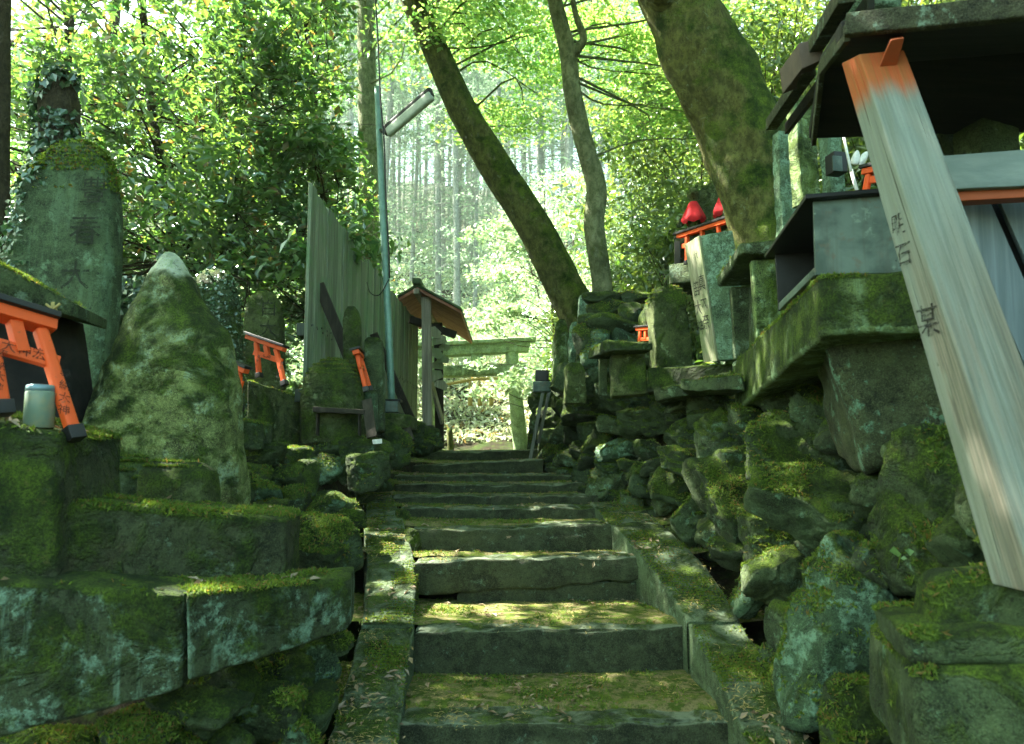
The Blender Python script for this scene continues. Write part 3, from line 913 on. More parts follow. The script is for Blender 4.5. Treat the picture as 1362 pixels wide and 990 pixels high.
pblock('cap_stone', [(868, 518), (975, 494), (985, 512), (872, 534)], [4.25, 3.75, 3.75, 4.25], [.12, .4, .0], 'rock_moss',
       'thin mossy slate cap slab below the stone with two carved columns', 'cap stone', seed=3, amp=.012, cell=.02)
pblock('cap_stone', [(905, 505), (985, 497), (990, 518), (905, 520)], [3.9, 3.5, 3.5, 3.9], [.15, .4, .0], 'rock',
       'grey slate cap slab jutting out under the ledge corner', 'cap stone', seed=4, amp=.012, cell=.02)
pblock('base_slab', [(861, 489), (975, 484), (975, 512), (861, 522)], [4.5, 4.3, 4.3, 4.5], [.1, .5, .02], 'block',
       'dark squared base slab under the mossy pillar', 'stone slab', seed=5)
# masonry at the foot of the big post
pblock('foot_block', [(1242, 765), (1420, 755), (1420, 850), (1234, 852)], [1.76, 1.62, 1.62, 1.76], [.05, .16, -.01], 'rock_moss',
       'squared mossy block directly under the foot of the big post', 'stone block', seed=6, amp=.012, cell=.02, r=.03)
pblock('foot_block', [(1195, 838), (1440, 838), (1440, 890), (1208, 886)], [1.735, 1.58, 1.58, 1.735], [.08, .3, 0], 'rock',
       'wide flat slab in the middle of the stack under the big post', 'stone block', seed=7, amp=.012, cell=.02, r=.02)
pblock('foot_block', [(1218, 888), (1440, 890), (1440, 1060), (1228, 1060)], [1.71, 1.57, 1.57, 1.71], [.12, .5, 0], 'rock',
       'lowest pale spotted block of the stack under the big post', 'stone block', seed=8, amp=.014, cell=.02, r=.03)

pblock('wall_rock', [(1094, 450), (1290, 446), (1262, 590), (1142, 640)], [2.42, 2.22, 2.30, 2.48], [.15, .5, .05], 'rock_brown',
       'big brown overhanging boulder under the stone ledge beside the big leaning post', 'rock', seed=19, amp=.05, cell=.012, r=.05, chip=.06, group='rocks of the dry wall', freq=3.5)
# long stone ledge carrying the metal shrine
tlN, blN = P(1090, 365, 2.3), P(1092, 446, 2.3)
tlF, blF = P(978, 478, 3.9), P(976, 553, 3.9)
trN, brN = P(1300, 352, 2.12), P(1300, 440, 2.12)
back = np.array([.75, .25, 0])
bk = blF + back; bk[2] = blN[2] + .02
c8 = [blN, brN, bk, blF, tlN, trN, tlF + back, tlF]
def exl(o, q): return o
v, f = hexa(c8, cell=.03, r=.02, amp=.008, seed=21, chip=.02)
obj('stone_ledge', Geo().add(v, f), M['ledgemoss'], label='long mossy stone ledge carrying the grey metal shrine box', cat='stone ledge')
# ================================================================== shrines on the right
def boxes(name, parts, mat, parent=None, **kw):
    g = Geo()
    for c8, cell, r in parts:
        v, f = hexa(c8, cell=cell, r=r, amp=0)
        g.add(v, f)
    return obj(name, g, M[mat] if isinstance(mat, str) else mat, parent=parent, smooth='auto', **kw)

def textmesh(name, txt, origin, right, up, height, mat, parent, label=None, vert=1.15, ext=.0015):
    """lettering laid on a face: origin is the centre, lines run down"""
    cu = bpy.data.curves.new('lettering', 'FONT')
    cu.body = txt; cu.align_x = 'CENTER'; cu.align_y = 'CENTER'; cu.size = 1.0; cu.space_line = vert
    cu.extrude = 0.0; cu.resolution_u = 2
    ob = bpy.data.objects.new('lettering', cu)
    me = bpy.data.meshes.new_from_object(ob)
    n = len(me.vertices)
    v = np.zeros(n * 3); me.vertices.foreach_get('co', v); v = v.reshape(-1, 3)
    right = np.asarray(right, float); right /= np.linalg.norm(right)
    up = np.asarray(up, float); up = up - right * (up @ right); up /= np.linalg.norm(up)
    nrm = np.cross(right, up)
    lines = txt.count('\n') + 1
    k = height / (1.0 * vert * lines if lines > 1 else .9)
    w = np.asarray(origin, float) + v[:, 0:1] * k * right + v[:, 1:2] * k * up + nrm * ext
    faces = [list(p.vertices) for p in me.polygons]
    bpy.data.objects.remove(ob); bpy.data.meshes.remove(me); bpy.data.curves.remove(cu)
    if not faces: return None
    g = Geo().add(w, faces)
    return obj(name, g, M[mat], parent=parent, smooth=False, label=label)

def ubar(p0, p1, w, d, up, mat, name, parent, cell=.3, r=.004, amp=0., **kw):
    v, f = bar(p0, p1, w, d, up, r, amp, cell)
    return obj(name, Geo().add(v, f), M[mat] if isinstance(mat, str) else mat, parent=parent, smooth='auto', **kw)

# ---- metal box shrine on the ledge, open to the left
t = thing('box_shrine', 'grey metal shrine box with its dark open side towards the stairs', 'shrine box', P(1084, 366, 2.36))
nl_t, nl_b = P(1082, 268, 2.36), P(1085, 366, 2.36)
nr_t, nr_b = P(1235, 256, 2.26), P(1235, 362, 2.26)
fl_t, fl_b = P(1031, 338, 2.94), P(1036, 413, 2.94)
sx = nr_t - nl_t; sy = fl_t - nl_t
def sheet(a, b, c_, d_, n, th=.012): return [a, b, b + n * th, a + n * th, d_, c_, c_ + n * th, d_ + n * th]
yv = sy / np.linalg.norm(sy); xv = sx / np.linalg.norm(sx); zv = np.array([0, 0, 1.])
boxes('front_panel', [(sheet(nl_b, nr_b, nr_t, nl_t, yv, .014), .04, .002)], 'metal', t)
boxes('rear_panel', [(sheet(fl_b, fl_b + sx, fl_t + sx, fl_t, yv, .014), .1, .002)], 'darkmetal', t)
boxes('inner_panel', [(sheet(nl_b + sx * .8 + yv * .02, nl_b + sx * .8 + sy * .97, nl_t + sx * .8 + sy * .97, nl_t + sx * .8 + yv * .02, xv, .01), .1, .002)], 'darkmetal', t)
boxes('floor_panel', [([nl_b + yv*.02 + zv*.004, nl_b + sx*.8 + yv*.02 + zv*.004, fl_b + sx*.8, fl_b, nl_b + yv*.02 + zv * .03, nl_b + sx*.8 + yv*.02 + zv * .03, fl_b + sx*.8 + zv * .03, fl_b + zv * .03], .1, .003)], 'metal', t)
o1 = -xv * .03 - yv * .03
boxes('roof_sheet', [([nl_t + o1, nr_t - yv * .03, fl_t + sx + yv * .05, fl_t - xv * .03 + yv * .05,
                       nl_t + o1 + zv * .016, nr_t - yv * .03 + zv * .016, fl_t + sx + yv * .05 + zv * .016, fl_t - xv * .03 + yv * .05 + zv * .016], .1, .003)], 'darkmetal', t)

# ---- small roofed stone shrine behind
t = thing('stone_shrine', 'small roofed stone shrine with a dark open side, left of the metal box', 'stone shrine', P(1000, 470, 3.6))
a_t = P(984, 322, 3.45); b_t = P(1060, 316, 3.35); c_t = P(954, 378, 4.15)
ex_ = b_t - a_t; ey_ = c_t - a_t; ey_[2] = 0
th = .06
v, f = hexa([a_t - zv * th, b_t - zv * th, b_t + ey_ - zv * th, a_t + ey_ - zv * th, a_t, b_t, b_t + ey_, a_t + ey_], cell=.02, r=.015, amp=.006, seed=31, chip=.01)
obj('roof', Geo().add(v, f), M['ledge'], parent=t)
yn = ey_ / np.linalg.norm(ey_)
def pil(px_t, px_b, Y, w, d, nm, mt, sd):
    pt_, pb = P(px_t[0], px_t[1], Y), P(px_b[0], px_b[1], Y)
    c8 = [pb, pb + np.array([w, -.02, 0]), pb + np.array([w, -.02, 0]) + yn * d, pb + yn * d, pt_, pt_ + np.array([w, -.02, 0]), pt_ + np.array([w, -.02, 0]) + yn * d, pt_ + yn * d]
    v, f = hexa(c8, cell=.02, r=.008, amp=.004, seed=sd, chip=.006)
    return obj(nm, Geo().add(v, f), M[mt], parent=t)
pil((1000, 345), (1008, 470), 3.5, .22, .07, 'side_slab', 'palemoss', 32)
pil((972, 382), (978, 478), 3.98, .22, .06, 'side_slab', 'ledge', 33)
v, f = hexa([P(1012, 468, 3.6), P(1040, 468, 3.5), P(1030, 474, 3.95), P(996, 476, 3.95), P(1009, 345, 3.6), P(1040, 345, 3.5), P(1030, 385, 3.95), P(996, 385, 3.95)], cell=.05, r=.004, amp=.002)
obj('rear_slab', Geo().add(v, f), M['rock'], parent=t)

# ---- stone pillar with writing on its left face
t = thing('inscribed_pillar', 'square stone pillar, its narrow left face written with kanji, in front of the small vermilion gate', 'stone pillar', P(960, 478, 4.3))
e_t, e_b = P(933, 308, 4.22), P(957, 480, 4.22)
r_t, r_b = P(975, 306, 4.16), P(1004, 478, 4.16)
l_t, l_b = P(912, 326, 4.42), P(938, 482, 4.42)
e_t[2] -= .02
v, f = hexa([e_b, r_b, r_b + (l_b - e_b), l_b, e_t, r_t, r_t + (l_t - e_t), l_t], cell=.018, r=.01, amp=.004, seed=35, chip=.01)
obj('shaft', Geo().add(v, f), M['pale'], parent=t)
nrm = np.cross(l_t - l_b, e_b - l_b); nrm /= np.linalg.norm(nrm)
if nrm[0] > 0: nrm = -nrm
q0 = [l_b + (e_b - l_b) * .04, l_b + (e_b - l_b) * .96, l_t + (e_t - l_t) * .96, l_t + (e_t - l_t) * .04]
pl = [q + nrm * .012 for q in q0]
v, f = hexa([pl[0], pl[1], q0[1], q0[0], pl[3], pl[2], q0[2], q0[3]], cell=.05, r=.002, amp=.001)
obj('inscribed_face', Geo().add(v, f), M['plank'], parent=t)
up_ = (l_t + e_t - l_b - e_b); rt_ = (e_b - l_b)
mid = lambda u, w: (l_b * (1 - u) + e_b * u) * (1 - w) + (l_t * (1 - u) + e_t * u) * w
textmesh('inscription', '\u7b1b\n\u5927\n\u795e', mid(.30, .44) + nrm * .014, rt_, up_, .34, 'ink', t)
textmesh('inscription', '\u771f\n\u5927\n\u5948', mid(.70, .47) + nrm * .014, rt_, up_, .34, 'ink', t)
textmesh('inscription', '\u4f0f', mid(.65, .86) + nrm * .014, rt_, up_, .05, 'ink', t)

# ---- mossy pillar and the little roofed stone box before it
v, f = warp_stone(P(893, 492, 4.75), .235, .17, .53, [(0, 1), (.8, .96), (.93, .8), (1, .45)], 41, rz=.1, lean=(0, -.06), amp=.010)
obj('mossy_pillar', Geo().add(v, f), M['mossgrave'], label='upright moss topped stone pillar right of the little white and red gate', cat='stone pillar')
v, f = warp_stone(P(857, 490, 5.0), .10, .12, .46, [(0, 1), (.8, .8), (1, .25)], 42, rz=.2, lean=(0, .1), amp=.012)
obj('thin_stone', Geo().add(v, f), M['mossgrave'], label='thin pointed stone leaning against the mossy pillar', cat='stone slab')

t = thing('stone_box_shrine', 'little mossy stone box with a slab roof, on the dry wall', 'stone shrine', P(835, 522, 4.7))
v, f = hexa(front_block(P(812, 470, 4.62), P(858, 465, 4.5), P(862, 524, 4.5), P(813, 528, 4.62), [.02, .22, 0]), cell=.015, r=.012, amp=.006, seed=43, chip=.012)
obj('body', Geo().add(v, f), M['mossgrave'], parent=t)
v, f = hexa([P(794, 477, 4.9), P(806, 459, 4.45), P(868, 453, 4.4), P(850, 462, 4.95),
             P(795, 472, 4.9), P(808, 451, 4.45), P(867, 446, 4.4), P(848, 455, 4.95)], cell=.02, r=.01, amp=.01, seed=44)
v, f = hexa(front_block(P(806, 452, 4.45), P(868, 456, 4.4), P(868, 466, 4.4), P(804, 468, 4.45), [-.06, .42, 0]), cell=.02, r=.015, amp=.010, seed=44, chip=.012)
obj('roof', Geo().add(v, f), M['rock_moss'], parent=t)
v, f = hexa(front_block(P(797, 476, 4.9), P(808, 474, 4.9), P(808, 526, 4.9), P(797, 526, 4.9), [.0, .05, 0]), cell=.02, r=.006, amp=.004, seed=45)
obj('side_slab', Geo().add(v, f), M['ledge'], parent=t)

# ---- rock cairn below trunk, uprights beside it
cairn = [(813, 410, 58, 24, 'm'), (785, 427, 30, 20, 'm'), (812, 432, 66, 34, 'm'), (841, 420, 34, 34, 'r'), (793, 462, 42, 54, 't'), (829, 451, 42, 30, 't'),
         (828, 475, 40, 24, 'm'), (792, 495, 40, 36, 'r'), (775, 452, 26, 40, 'r'), (856, 432, 26, 36, 'r'), (782, 515, 44, 30, 'm'), (845, 397, 40, 20, 'm'), (800, 398, 50, 18, 'm')]
nm = ['flat topmost', 'small left upper', 'large moss topped', 'square dark', 'rounded grey green', 'rounded smaller green', 'low moss capped', 'dark lower', 'narrow left', 'narrow right', 'lowest broad', 'high right', 'high middle']
for i, (cx, cy, w, h, kd) in enumerate(cairn):
    Y = 5.35 + (.25 if cy < 415 else 0)
    W, H = pxsize(w, Y) * 1.1, pxsize(h, Y) * 1.1
    v, f = rock_geo(P(cx, cy, Y), W, (W + H) / 2, H, 1200 + i, 4, 9, (0, RNG.uniform(-.1, .1), 0), .06)
    obj('cairn_rock', Geo().add(v, f), M[rockmats[kd]], label=nm[i] + ' rock of the piled cairn at the foot of the slender trunk', cat='rock', group='rocks of the cairn')
for (cx, yt, yb, w, Y, lean, mt, lb) in [
     (745, 425, 520, 20, 5.9, .02, 'palemoss', 'pale mossy upright stone slab with yellowish edge, left of the cairn'),
     (765, 428, 500, 16, 5.7, .0, 'pale', 'thin pale lichen covered upright stone beside the yellowish slab'),
     (772, 437, 500, 14, 5.5, .03, 'palemoss', 'narrow mossy upright stone just left of the cairn rocks'),
     (765, 482, 538, 28, 5.2, .0, 'mossgrave', 'small upright stone with a pale leafy top, below the cairn'),
     (742, 480, 520, 22, 5.5, .35, 'ledge', 'tilted slab leaning at the left foot of the cairn'),
     (776, 392, 440, 14, 6.3, .0, 'pale', 'pale upright stone between the two leaning trunks')]:
    H = pxsize(yb - yt, Y); W = pxsize(w, Y)
    v, f = warp_stone(P(cx, yb, Y), W, W * .7, H, [(0, 1), (.8, .92), (.94, .7), (1, .4)], int(cx + yt), rz=.2, lean=(0, lean), amp=.007, cell=.02)
    obj('upright_stone', Geo().add(v, f), M[mt], label=lb, cat='upright stone')
t = thing('plaque_stand', 'small black framed plaque standing at the left end of the upper wall', 'plaque', P(721, 512, 6.3))
v, f = hexa(abox(P(721, 508, 6.3), (.115, .03, .10)), cell=.05, r=.012, amp=0)
obj('plaque', Geo().add(v, f), M['black'], parent=t, smooth='auto')
v, f = hexa(abox(P(721, 522, 6.3), (.15, .08, .09)), cell=.03, r=.01, amp=.004)
obj('base', Geo().add(v, f), M['metal'], parent=t)
for i, (a, b, w) in enumerate([((722, 522), (705, 612), .03), ((733, 508), (716, 590), .028)]):
    v, f = bar(P(a[0], a[1], 6.9 + i * .1), P(b[0], b[1], 6.9 + i * .1), w, .03, (0, 1, 0), .002, .001, .2)
    obj('leaning_plank', Geo().add(v, f), M['greywood'], label=['pale weathered plank leaning by the top of the stairs', 'second weathered plank, leaning nearer the black plaque'][i], cat='plank', group='leaning planks')

# ---- vermilion offering gates
def torii(name, label, tl, tr, bl, br, sep_, group='small vermilion votive gates', mat='orange', text=None, post_w=.022, cap=True, feet=True, over=.25, nuki=.27, rot_cap=True, legtext=True):
    """tl,tr: tops of the posts; bl,br: their feet (world points)"""
    t = thing(name, label, 'votive gate', (bl + br) / 2, group)
    right = tr - tl; W = np.linalg.norm(right); right = right / W
    upv = (tl - bl) / np.linalg.norm(tl - bl) + (tr - br) / np.linalg.norm(tr - br); upv /= np.linalg.norm(upv)
    fwd = np.cross(right, upv); fwd /= np.linalg.norm(fwd)     # away from the viewer
    if fwd[1] < 0: fwd = -fwd
    for a, b in ((tl, bl), (tr, br)):
        p = ubar(b, a, post_w, post_w, fwd, mat, 'post', t, r=post_w * .3)
        if feet:
            d = (a - b) / np.linalg.norm(a - b)
            ubar(b - d * .001, b + d * post_w * 1.1, post_w * 1.25, post_w * 1.25, fwd, 'black', 'foot', p, r=.002)
        if legtext:
            c = b + (a - b) * .4 - fwd * (post_w * .5 + .0015)
            textmesh('inscription', '\u5949\n\u7d0d\n\u5927\n\u795e', c, right, (a - b), np.linalg.norm(a - b) * .45, 'ink', p)
    ov = right * W * over
    top = post_w * .5
    ubar(tl - ov + upv * top, tr + ov + upv * top, post_w * 1.5, post_w * .95, upv, mat, 'lintel', t, r=.002)
    if cap:
        ubar(tl - ov * 1.25 + upv * (top + post_w * .8), tr + ov * 1.25 + upv * (top + post_w * .8), post_w * 2.3, post_w * .55, upv, 'black', 'top_rail', t, r=.002)
    n0 = tl + (bl - tl) * nuki; n1 = tr + (br - tr) * nuki
    ubar(n0 - right * W * .16, n1 + right * W * .16, post_w * .6, post_w * 1.15, upv, mat, 'tie_beam', t, r=.002)
    m = (tl + tr) / 2
    st = ubar(m, (n0 + n1) / 2, post_w * .95, post_w * .9, fwd, mat, 'centre_strut', t, r=.002)
    if text:
        textmesh('inscription', text, (n0 + n1) / 2 - fwd * (post_w * .35 + .001), right, upv, post_w * 1.0, 'ink', t)
    return t

torii('votive_gate', 'vermilion votive gate in front of the red bibbed foxes, behind the inscribed pillar',
      P(914, 314, 5.3), P(955, 301, 4.95), P(914, 352, 5.3), P(962, 345, 4.95), 0, post_w=.028, over=.3, nuki=.32, legtext=False)
torii('votive_gate', 'tiny pale fronted red gate with a black cap standing on the dry wall',
      P(852, 440, 4.9), P(866, 439, 4.8), P(850, 460, 4.9), P(868, 459, 4.8), 0, post_w=.020, over=.35, nuki=.6, legtext=False, feet=False)

# ---- fox shrine group up right
t = thing('terrace_shrine', 'small grey stone shrine with a dark niche under the fox statues', 'stone shrine', P(910, 392, 5.4))
v, f = hexa(front_block(P(890, 352, 5.45), P(975, 340, 5.15), P(975, 372, 5.15), P(890, 378, 5.45), [.1, .4, 0]), cell=.03, r=.01, amp=.004, seed=51, chip=.01)
obj('base_slab', Geo().add(v, f), M['ledge'], parent=t)
v, f = hexa(front_block(P(896, 308, 5.6), P(960, 298, 5.4), P(962, 350, 5.4), P(897, 355, 5.6), [.1, .3, 0]), cell=.03, r=.006, amp=.004, seed=52)
obj('body', Geo().add(v, f), M['block'], parent=t)
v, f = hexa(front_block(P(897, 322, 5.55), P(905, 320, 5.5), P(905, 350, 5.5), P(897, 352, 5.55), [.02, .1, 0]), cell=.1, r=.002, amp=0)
obj('niche', Geo().add(v, f), M['black'], parent=t)  # solid black block painted in for the shade of a hollow
t2 = thing('roofed_shrine', 'small pale green roofed stone shrine right of the foxes, beside the big trunk', 'stone shrine', P(985, 345, 4.9))
v, f = hexa(front_block(P(962, 276, 4.95), P(1000, 268, 4.8), P(1000, 276, 4.8), P(964, 283, 4.95), [.1, .4, .02]), cell=.03, r=.008, amp=.003, seed=53)
obj('roof', Geo().add(v, f), M['ledge'], parent=t2)
v, f = hexa(front_block(P(972, 281, 4.95), P(981, 279, 4.93), P(985, 345, 4.93), P(977, 346, 4.95), [.02, .06, 0]), cell=.03, r=.004, amp=.002, seed=54)
obj('pillar', Geo().add(v, f), M['pale'], parent=t2)
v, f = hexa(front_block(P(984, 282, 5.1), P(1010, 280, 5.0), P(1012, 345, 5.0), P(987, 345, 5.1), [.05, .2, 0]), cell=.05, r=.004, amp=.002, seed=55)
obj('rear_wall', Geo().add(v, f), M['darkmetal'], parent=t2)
v, f = warp_stone(P(948, 300, 5.7), .36, .14, .34, [(0, 1), (.5, .95), (.7, .8), (.85, .55), (1, .15)], 56, amp=.012)
obj('pointed_stone', Geo().add(v, f), M['mossgrave'], label='moss edged pointed stone with carving between the two red bibs', cat='upright stone')
v, f = rock_geo(P(905, 297, 5.8), .06, .05, .08, 57, 3)
obj('round_finial', Geo().add(v, f), M['rock'], label='small dark round stone left of the left fox', cat='stone')

def fox(px, py, Y, s, face, lab):
    b = P(px, py, Y)
    t = thing('fox_statue', lab, 'fox statue', b, 'red bibbed fox statues')
    g = Geo()
    yaw = rotm(0, 0, face)
    def tr(v): return (v * s) @ yaw.T + b
    def blob(c, r, lvl=3, sd=0):
        d, f = ico(lvl); return d * np.array(r) + np.array(c), f
    bm_parts = [((0, .05, .30), (.16, .22, .30)), ((-.02, -.06, .45), (.12, .13, .22)), ((-.02, -.10, .66), (.09, .09, .14)), ((-.02, -.13, .84), (.14, .16, .12)),
                ((-.02, -.30, .80), (.055, .11, .045)), ((-.09, -.10, 1.02), (.035, .04, .10)), ((.06, -.10, 1.02), (.035, .04, .10)),
                ((-.08, -.18, .18), (.035, .04, .2)), ((.06, -.18, .18), (.035, .04, .2)), ((.02, .26, .35), (.06, .07, .28)), ((0, .05, .03), (.2, .3, .04))]
    for c, r in bm_parts:
        v, f = blob(c, r); g.add(tr(v), f)
    o = obj('body', g, M['mossgrave'], parent=t)
    # union of the lobes into one continuous figure
    rm = o.modifiers.new('join', 'REMESH'); rm.mode = 'VOXEL'; rm.voxel_size = .02 * s / .35
    # bib: a draped cone of red cloth
    n = 28; rows = 9
    vv = []
    for i in range(rows):
        h = i / (rows - 1)
        for k in range(n):
            a = 2 * np.pi * k / n
            rr = .075 + .20 * h ** .9 + .03 * math.sin(a * 6 + 1) * h - .10 * max(0, h - .85) * 6
            vv.append([-.02 + rr * math.cos(a), -.12 + rr * .8 * math.sin(a) - .03 * h, .68 - .46 * h + .02 * math.sin(a * 5) * h])
    vv = tr(np.array(vv))
    ff = np.array([[i * n + k, i * n + (k + 1) % n, (i + 1) * n + (k + 1) % n, (i + 1) * n + k] for i in range(rows - 1) for k in range(n)])
    obj('bib', Geo().add(vv, ff), M['red'], parent=t)
fox(925, 313, 5.5, .36, -.3, 'left of two stone foxes, wearing a wide red cloth bib')
fox(959, 305, 5.35, .34, .3, 'right of two stone foxes, red bib beside the moss edged pointed stone')

# ---- stones up at the big trunk
for (x0, x1, yt, yb, Y, mt, lb, prof) in [
     (1058, 1088, 138, 275, 3.7, 'palemoss', 'tall mossy stone post under the outer roof board', [(0, 1), (.95, .95), (1, .8)]),
     (1036, 1058, 178, 320, 4.0, 'pale', 'pale lichened stone slab behind the mossy post, beside the big trunk', [(0, 1), (.9, .9), (1, .6)]),
     (1098, 1122, 150, 268, 4.4, 'pale', 'pale green stone slab behind the white wands', [(0, 1), (.9, .95), (1, .8)]),
     (1242, 1286, 158, 330, 2.9, 'ledge', 'flat topped green stone behind the pale beam, next to the big post', [(0, 1), (.86, 1), (.93, .9), (1, .7)]),
     (1291, 1358, 152, 330, 2.8, 'ledge', 'broader green stone with a peaked top behind the pale beam', [(0, 1), (.86, 1), (.93, .85), (1, .5)])]:
    W = pxsize(x1 - x0, Y); H = P(0, yt, Y)[2] - P(0, yb, Y)[2]
    v, f = warp_stone(P((x0 + x1) / 2, yb, Y), W, W * .8, H, prof, int(x0), rz=.25, lean=(0, -.03), amp=.005, cell=.02, r=.008)
    obj('upright_stone', Geo().add(v, f), M[mt], label=lb, cat='upright stone')
t = thing('small_black_box', 'small black framed box beside the white wands under the roof', 'box', P(1113, 232, 4.2))
v, f = hexa(abox(P(1113, 232, 4.2), (.085, .09, .12), .2), cell=.1, r=.004, amp=0); obj('box_body', Geo().add(v, f), M['black'], parent=t, smooth='auto')
v, f = hexa(abox(P(1114, 228, 4.14), (.06, .01, .09), .2), cell=.1, r=.001, amp=0); obj('glass_front', Geo().add(v, f), M['metal'], parent=t, smooth='auto')
for i, (a, b, r_) in enumerate([((1122, 182), (1132, 228), .007), ((1132, 226), (1142, 262), .009)]):
    v, f = tube([P(*a, 3.7), P(*b, 3.65)], [r_, r_], 8)
    obj('white_wand', Geo().add(v, f), M['white'], label=['upper thin white wand under the roof edge', 'lower white wand standing on the metal box'][i], cat='wand', group='white wands')
for i, (cx, cy, w, h, ro) in enumerate([(1138, 210, 12, 22, .2), (1148, 212, 10, 26, .5)]):
    v, f = rock_geo(P(cx, cy, 3.8), pxsize(w, 3.8), .03, pxsize(h, 3.8), 60 + i, 3, 6, (0, ro, 0), .02)
    obj('white_vase', Geo().add(v, f), M['white'], label=['round white porcelain vase beside the wands', 'slanting white porcelain vase nearer the big post'][i], cat='vase', group='white vases')
torii('votive_gate', 'partly hidden vermilion gate left of the big post',
      P(1156, 232, 3.6), P(1182, 226, 3.5), P(1150, 262, 3.6), P(1190, 262, 3.5), 0, post_w=.03, legtext=False, feet=False)

# ---- the big leaning shrine post with its cross beam, boards and roof
t = thing('big_votive_gate', 'large weathered timber gate leg leaning in the foreground, vermilion at its top', 'gate', P(1340, 768, 1.66))
fl_t, fl_b = P(1143, 72, 2.0), P(1378, 792, 1.58)
fr_t, fr_b = P(1203, 66, 1.98), P(1475, 780, 1.55)
bl_t, bl_b = P(1119, 84, 2.14), P(1318, 778, 1.70)
c8 = [fl_b, fr_b, fr_b + (bl_b - fl_b), bl_b, fl_t, fr_t, fr_t + (bl_t - fl_t), bl_t]
zt_ = float(P(1170, 128, 2.0)[2])
v, f = hexa(c8, cell=.03, r=.006, amp=.0015, freq=4, seed=71)
_ax = (fl_t - fl_b) / np.linalg.norm(fl_t - fl_b); _sx = fr_b - fl_b; _sx = _sx - _ax * (_sx @ _ax); _sx /= np.linalg.norm(_sx)
M['post'] = postmat(zt_ - .045, zt_ + .045, _ax, _sx, np.cross(_ax, _sx))
post = obj('post', Geo().add(v, f), M['post'], parent=t)
nL = np.cross(bl_t - bl_b, fl_b - bl_b); nL /= np.linalg.norm(nL)
if nL[0] > 0: nL = -nL
def onleft(px, py):   # a point of the left face seen at this pixel
    o = np.array([0, 0, E]); d = P(px, py, 1.0) - o
    k = ((fl_b - o) @ nL) / (d @ nL); return o + d * k
axis = fl_t - fl_b
for txt, (px, py), h in (('\u660e', (1201, 300), .058), ('\u77f3', (1207, 340), .06), ('\u67d0', (1240, 430), .078)):
    textmesh('inscription', txt, onleft(px, py) + nL * .001, fl_b - bl_b, axis, h, 'ink', post, ext=.011)
# tenon at the top
v, f = hexa([P(1167, 94, 1.99), P(1192, 92, 1.98), P(1190, 88, 2.1), P(1168, 90, 2.1), P(1185, 53, 1.9), P(1203, 50, 1.9), P(1200, 47, 2.05), P(1184, 50, 2.05)], cell=.05, r=.004, amp=0)
obj('tenon', Geo().add(v, f), M['orange_dull'], parent=t, smooth='auto')
pblock('cross_beam', [(1240, 208), (1480, 190), (1480, 242), (1262, 252)], [2.12, 1.98, 1.98, 2.12], [.01, .07, 0], 'palebeam', None, None, cell=.1, r=.004, amp=.001, chip=0, parent=t)
pblock('red_rail', [(1262, 250), (1480, 240), (1480, 256), (1268, 268)], [2.14, 2.0, 2.0, 2.14], [.01, .05, 0], 'orange_dull', None, None, cell=.1, r=.003, amp=.001, chip=0, parent=t)
# boards of the offering fence behind the post
M['board'] = wood('blue_grey_board', (.20, .25, .26), (.32, .38, .40), 'Z', 40)
t = thing('board_screen', 'row of blue grey upright boards with dark gaps behind the big post', 'board screen', P(1360, 620, 2.15))
for i, (xt0, xt1, sl) in enumerate([(1262, 1311, .44), (1325, 1372, .44), (1388, 1440, .44)]):
    yb = 620
    dx = (yb - 255) * sl
    pblock('board', [(xt0, 256), (xt1, 254), (xt1 + dx, yb), (xt0 + dx, yb)], 2.22, [.01, .03, 0], 'board', None, None, cell=.2, r=.003, amp=.0, chip=0, parent=t)
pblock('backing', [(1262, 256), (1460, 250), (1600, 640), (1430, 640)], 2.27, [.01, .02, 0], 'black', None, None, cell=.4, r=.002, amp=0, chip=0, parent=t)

# roof of the gate shrine
t = thing('gate_roof', 'dark timber roof over the big post with projecting gable boards', 'roof', P(1250, 100, 2.4))
tz = np.array([0, 0, .045])
a, b = P(1120, 48, 2.0), P(1500, 12, 1.72)
c_, d_ = P(1091, 92, 2.5), P(1500, 60, 2.3)
e_, f_ = P(1076, 185, 2.95), P(1500, 172, 2.7)
M['roofdark'] = wood('dark_roof_wood', (.010, .010, .009), (.026, .024, .02), 'X', 30)
M['fascia'] = stone('mossy_fascia', (.025, .025, .018), (.07, .065, .05), moss=.5, lichen=.35, lcol=(.2, .3, .22), scale=1.5)
for nm_, q in (('near_slope', (a, b, d_, c_)), ('far_slope', (c_, d_, f_, e_))):
    v, f = hexa([q[0], q[1], q[2], q[3], q[0] + tz, q[1] + tz, q[2] + tz, q[3] + tz], cell=.08, r=.004, amp=.002)
    obj(nm_, Geo().add(v, f), M['roofdark'], parent=t)
v, f = bar(a + np.array([0, -.02, .018]), b + np.array([0, -.02, .018]), .03, .062, (0, 0, 1), .006, .004, .03, 3); obj('fascia', Geo().add(v, f), M['fascia'], parent=t)
for (p0, p1, w) in [((1127, 44, 1.98), (1093, 90, 2.48), .03), ((1093, 90, 2.48), (1082, 188, 2.93), .03)]:
    ubar(P(*p0), P(*p1), .018, .045, (0, 0, 1), 'fascia', 'gable_board', t, r=.003)
for (p0, p1, w) in [((1126, -8, 2.05), (1084, 62, 2.62), .03), ((1076, 92, 2.66), (1026, 166, 3.3), .03)]:
    ubar(P(*p0), P(*p1), .05, .05, (0, 0, 1), 'fascia', 'outer_gable_board', t, r=.003)
    q0, q1 = P(*p0) + np.array([.07, .0, -.02]), P(*p1) + np.array([.07, 0, -.02])
    ubar(q0, q1, .02, .05, (0, 0, 1), 'darkwood', 'inner_gable_board', t, r=.003)
M['endblock'] = plain('brown_end_grain', (.09, .065, .05), .8)
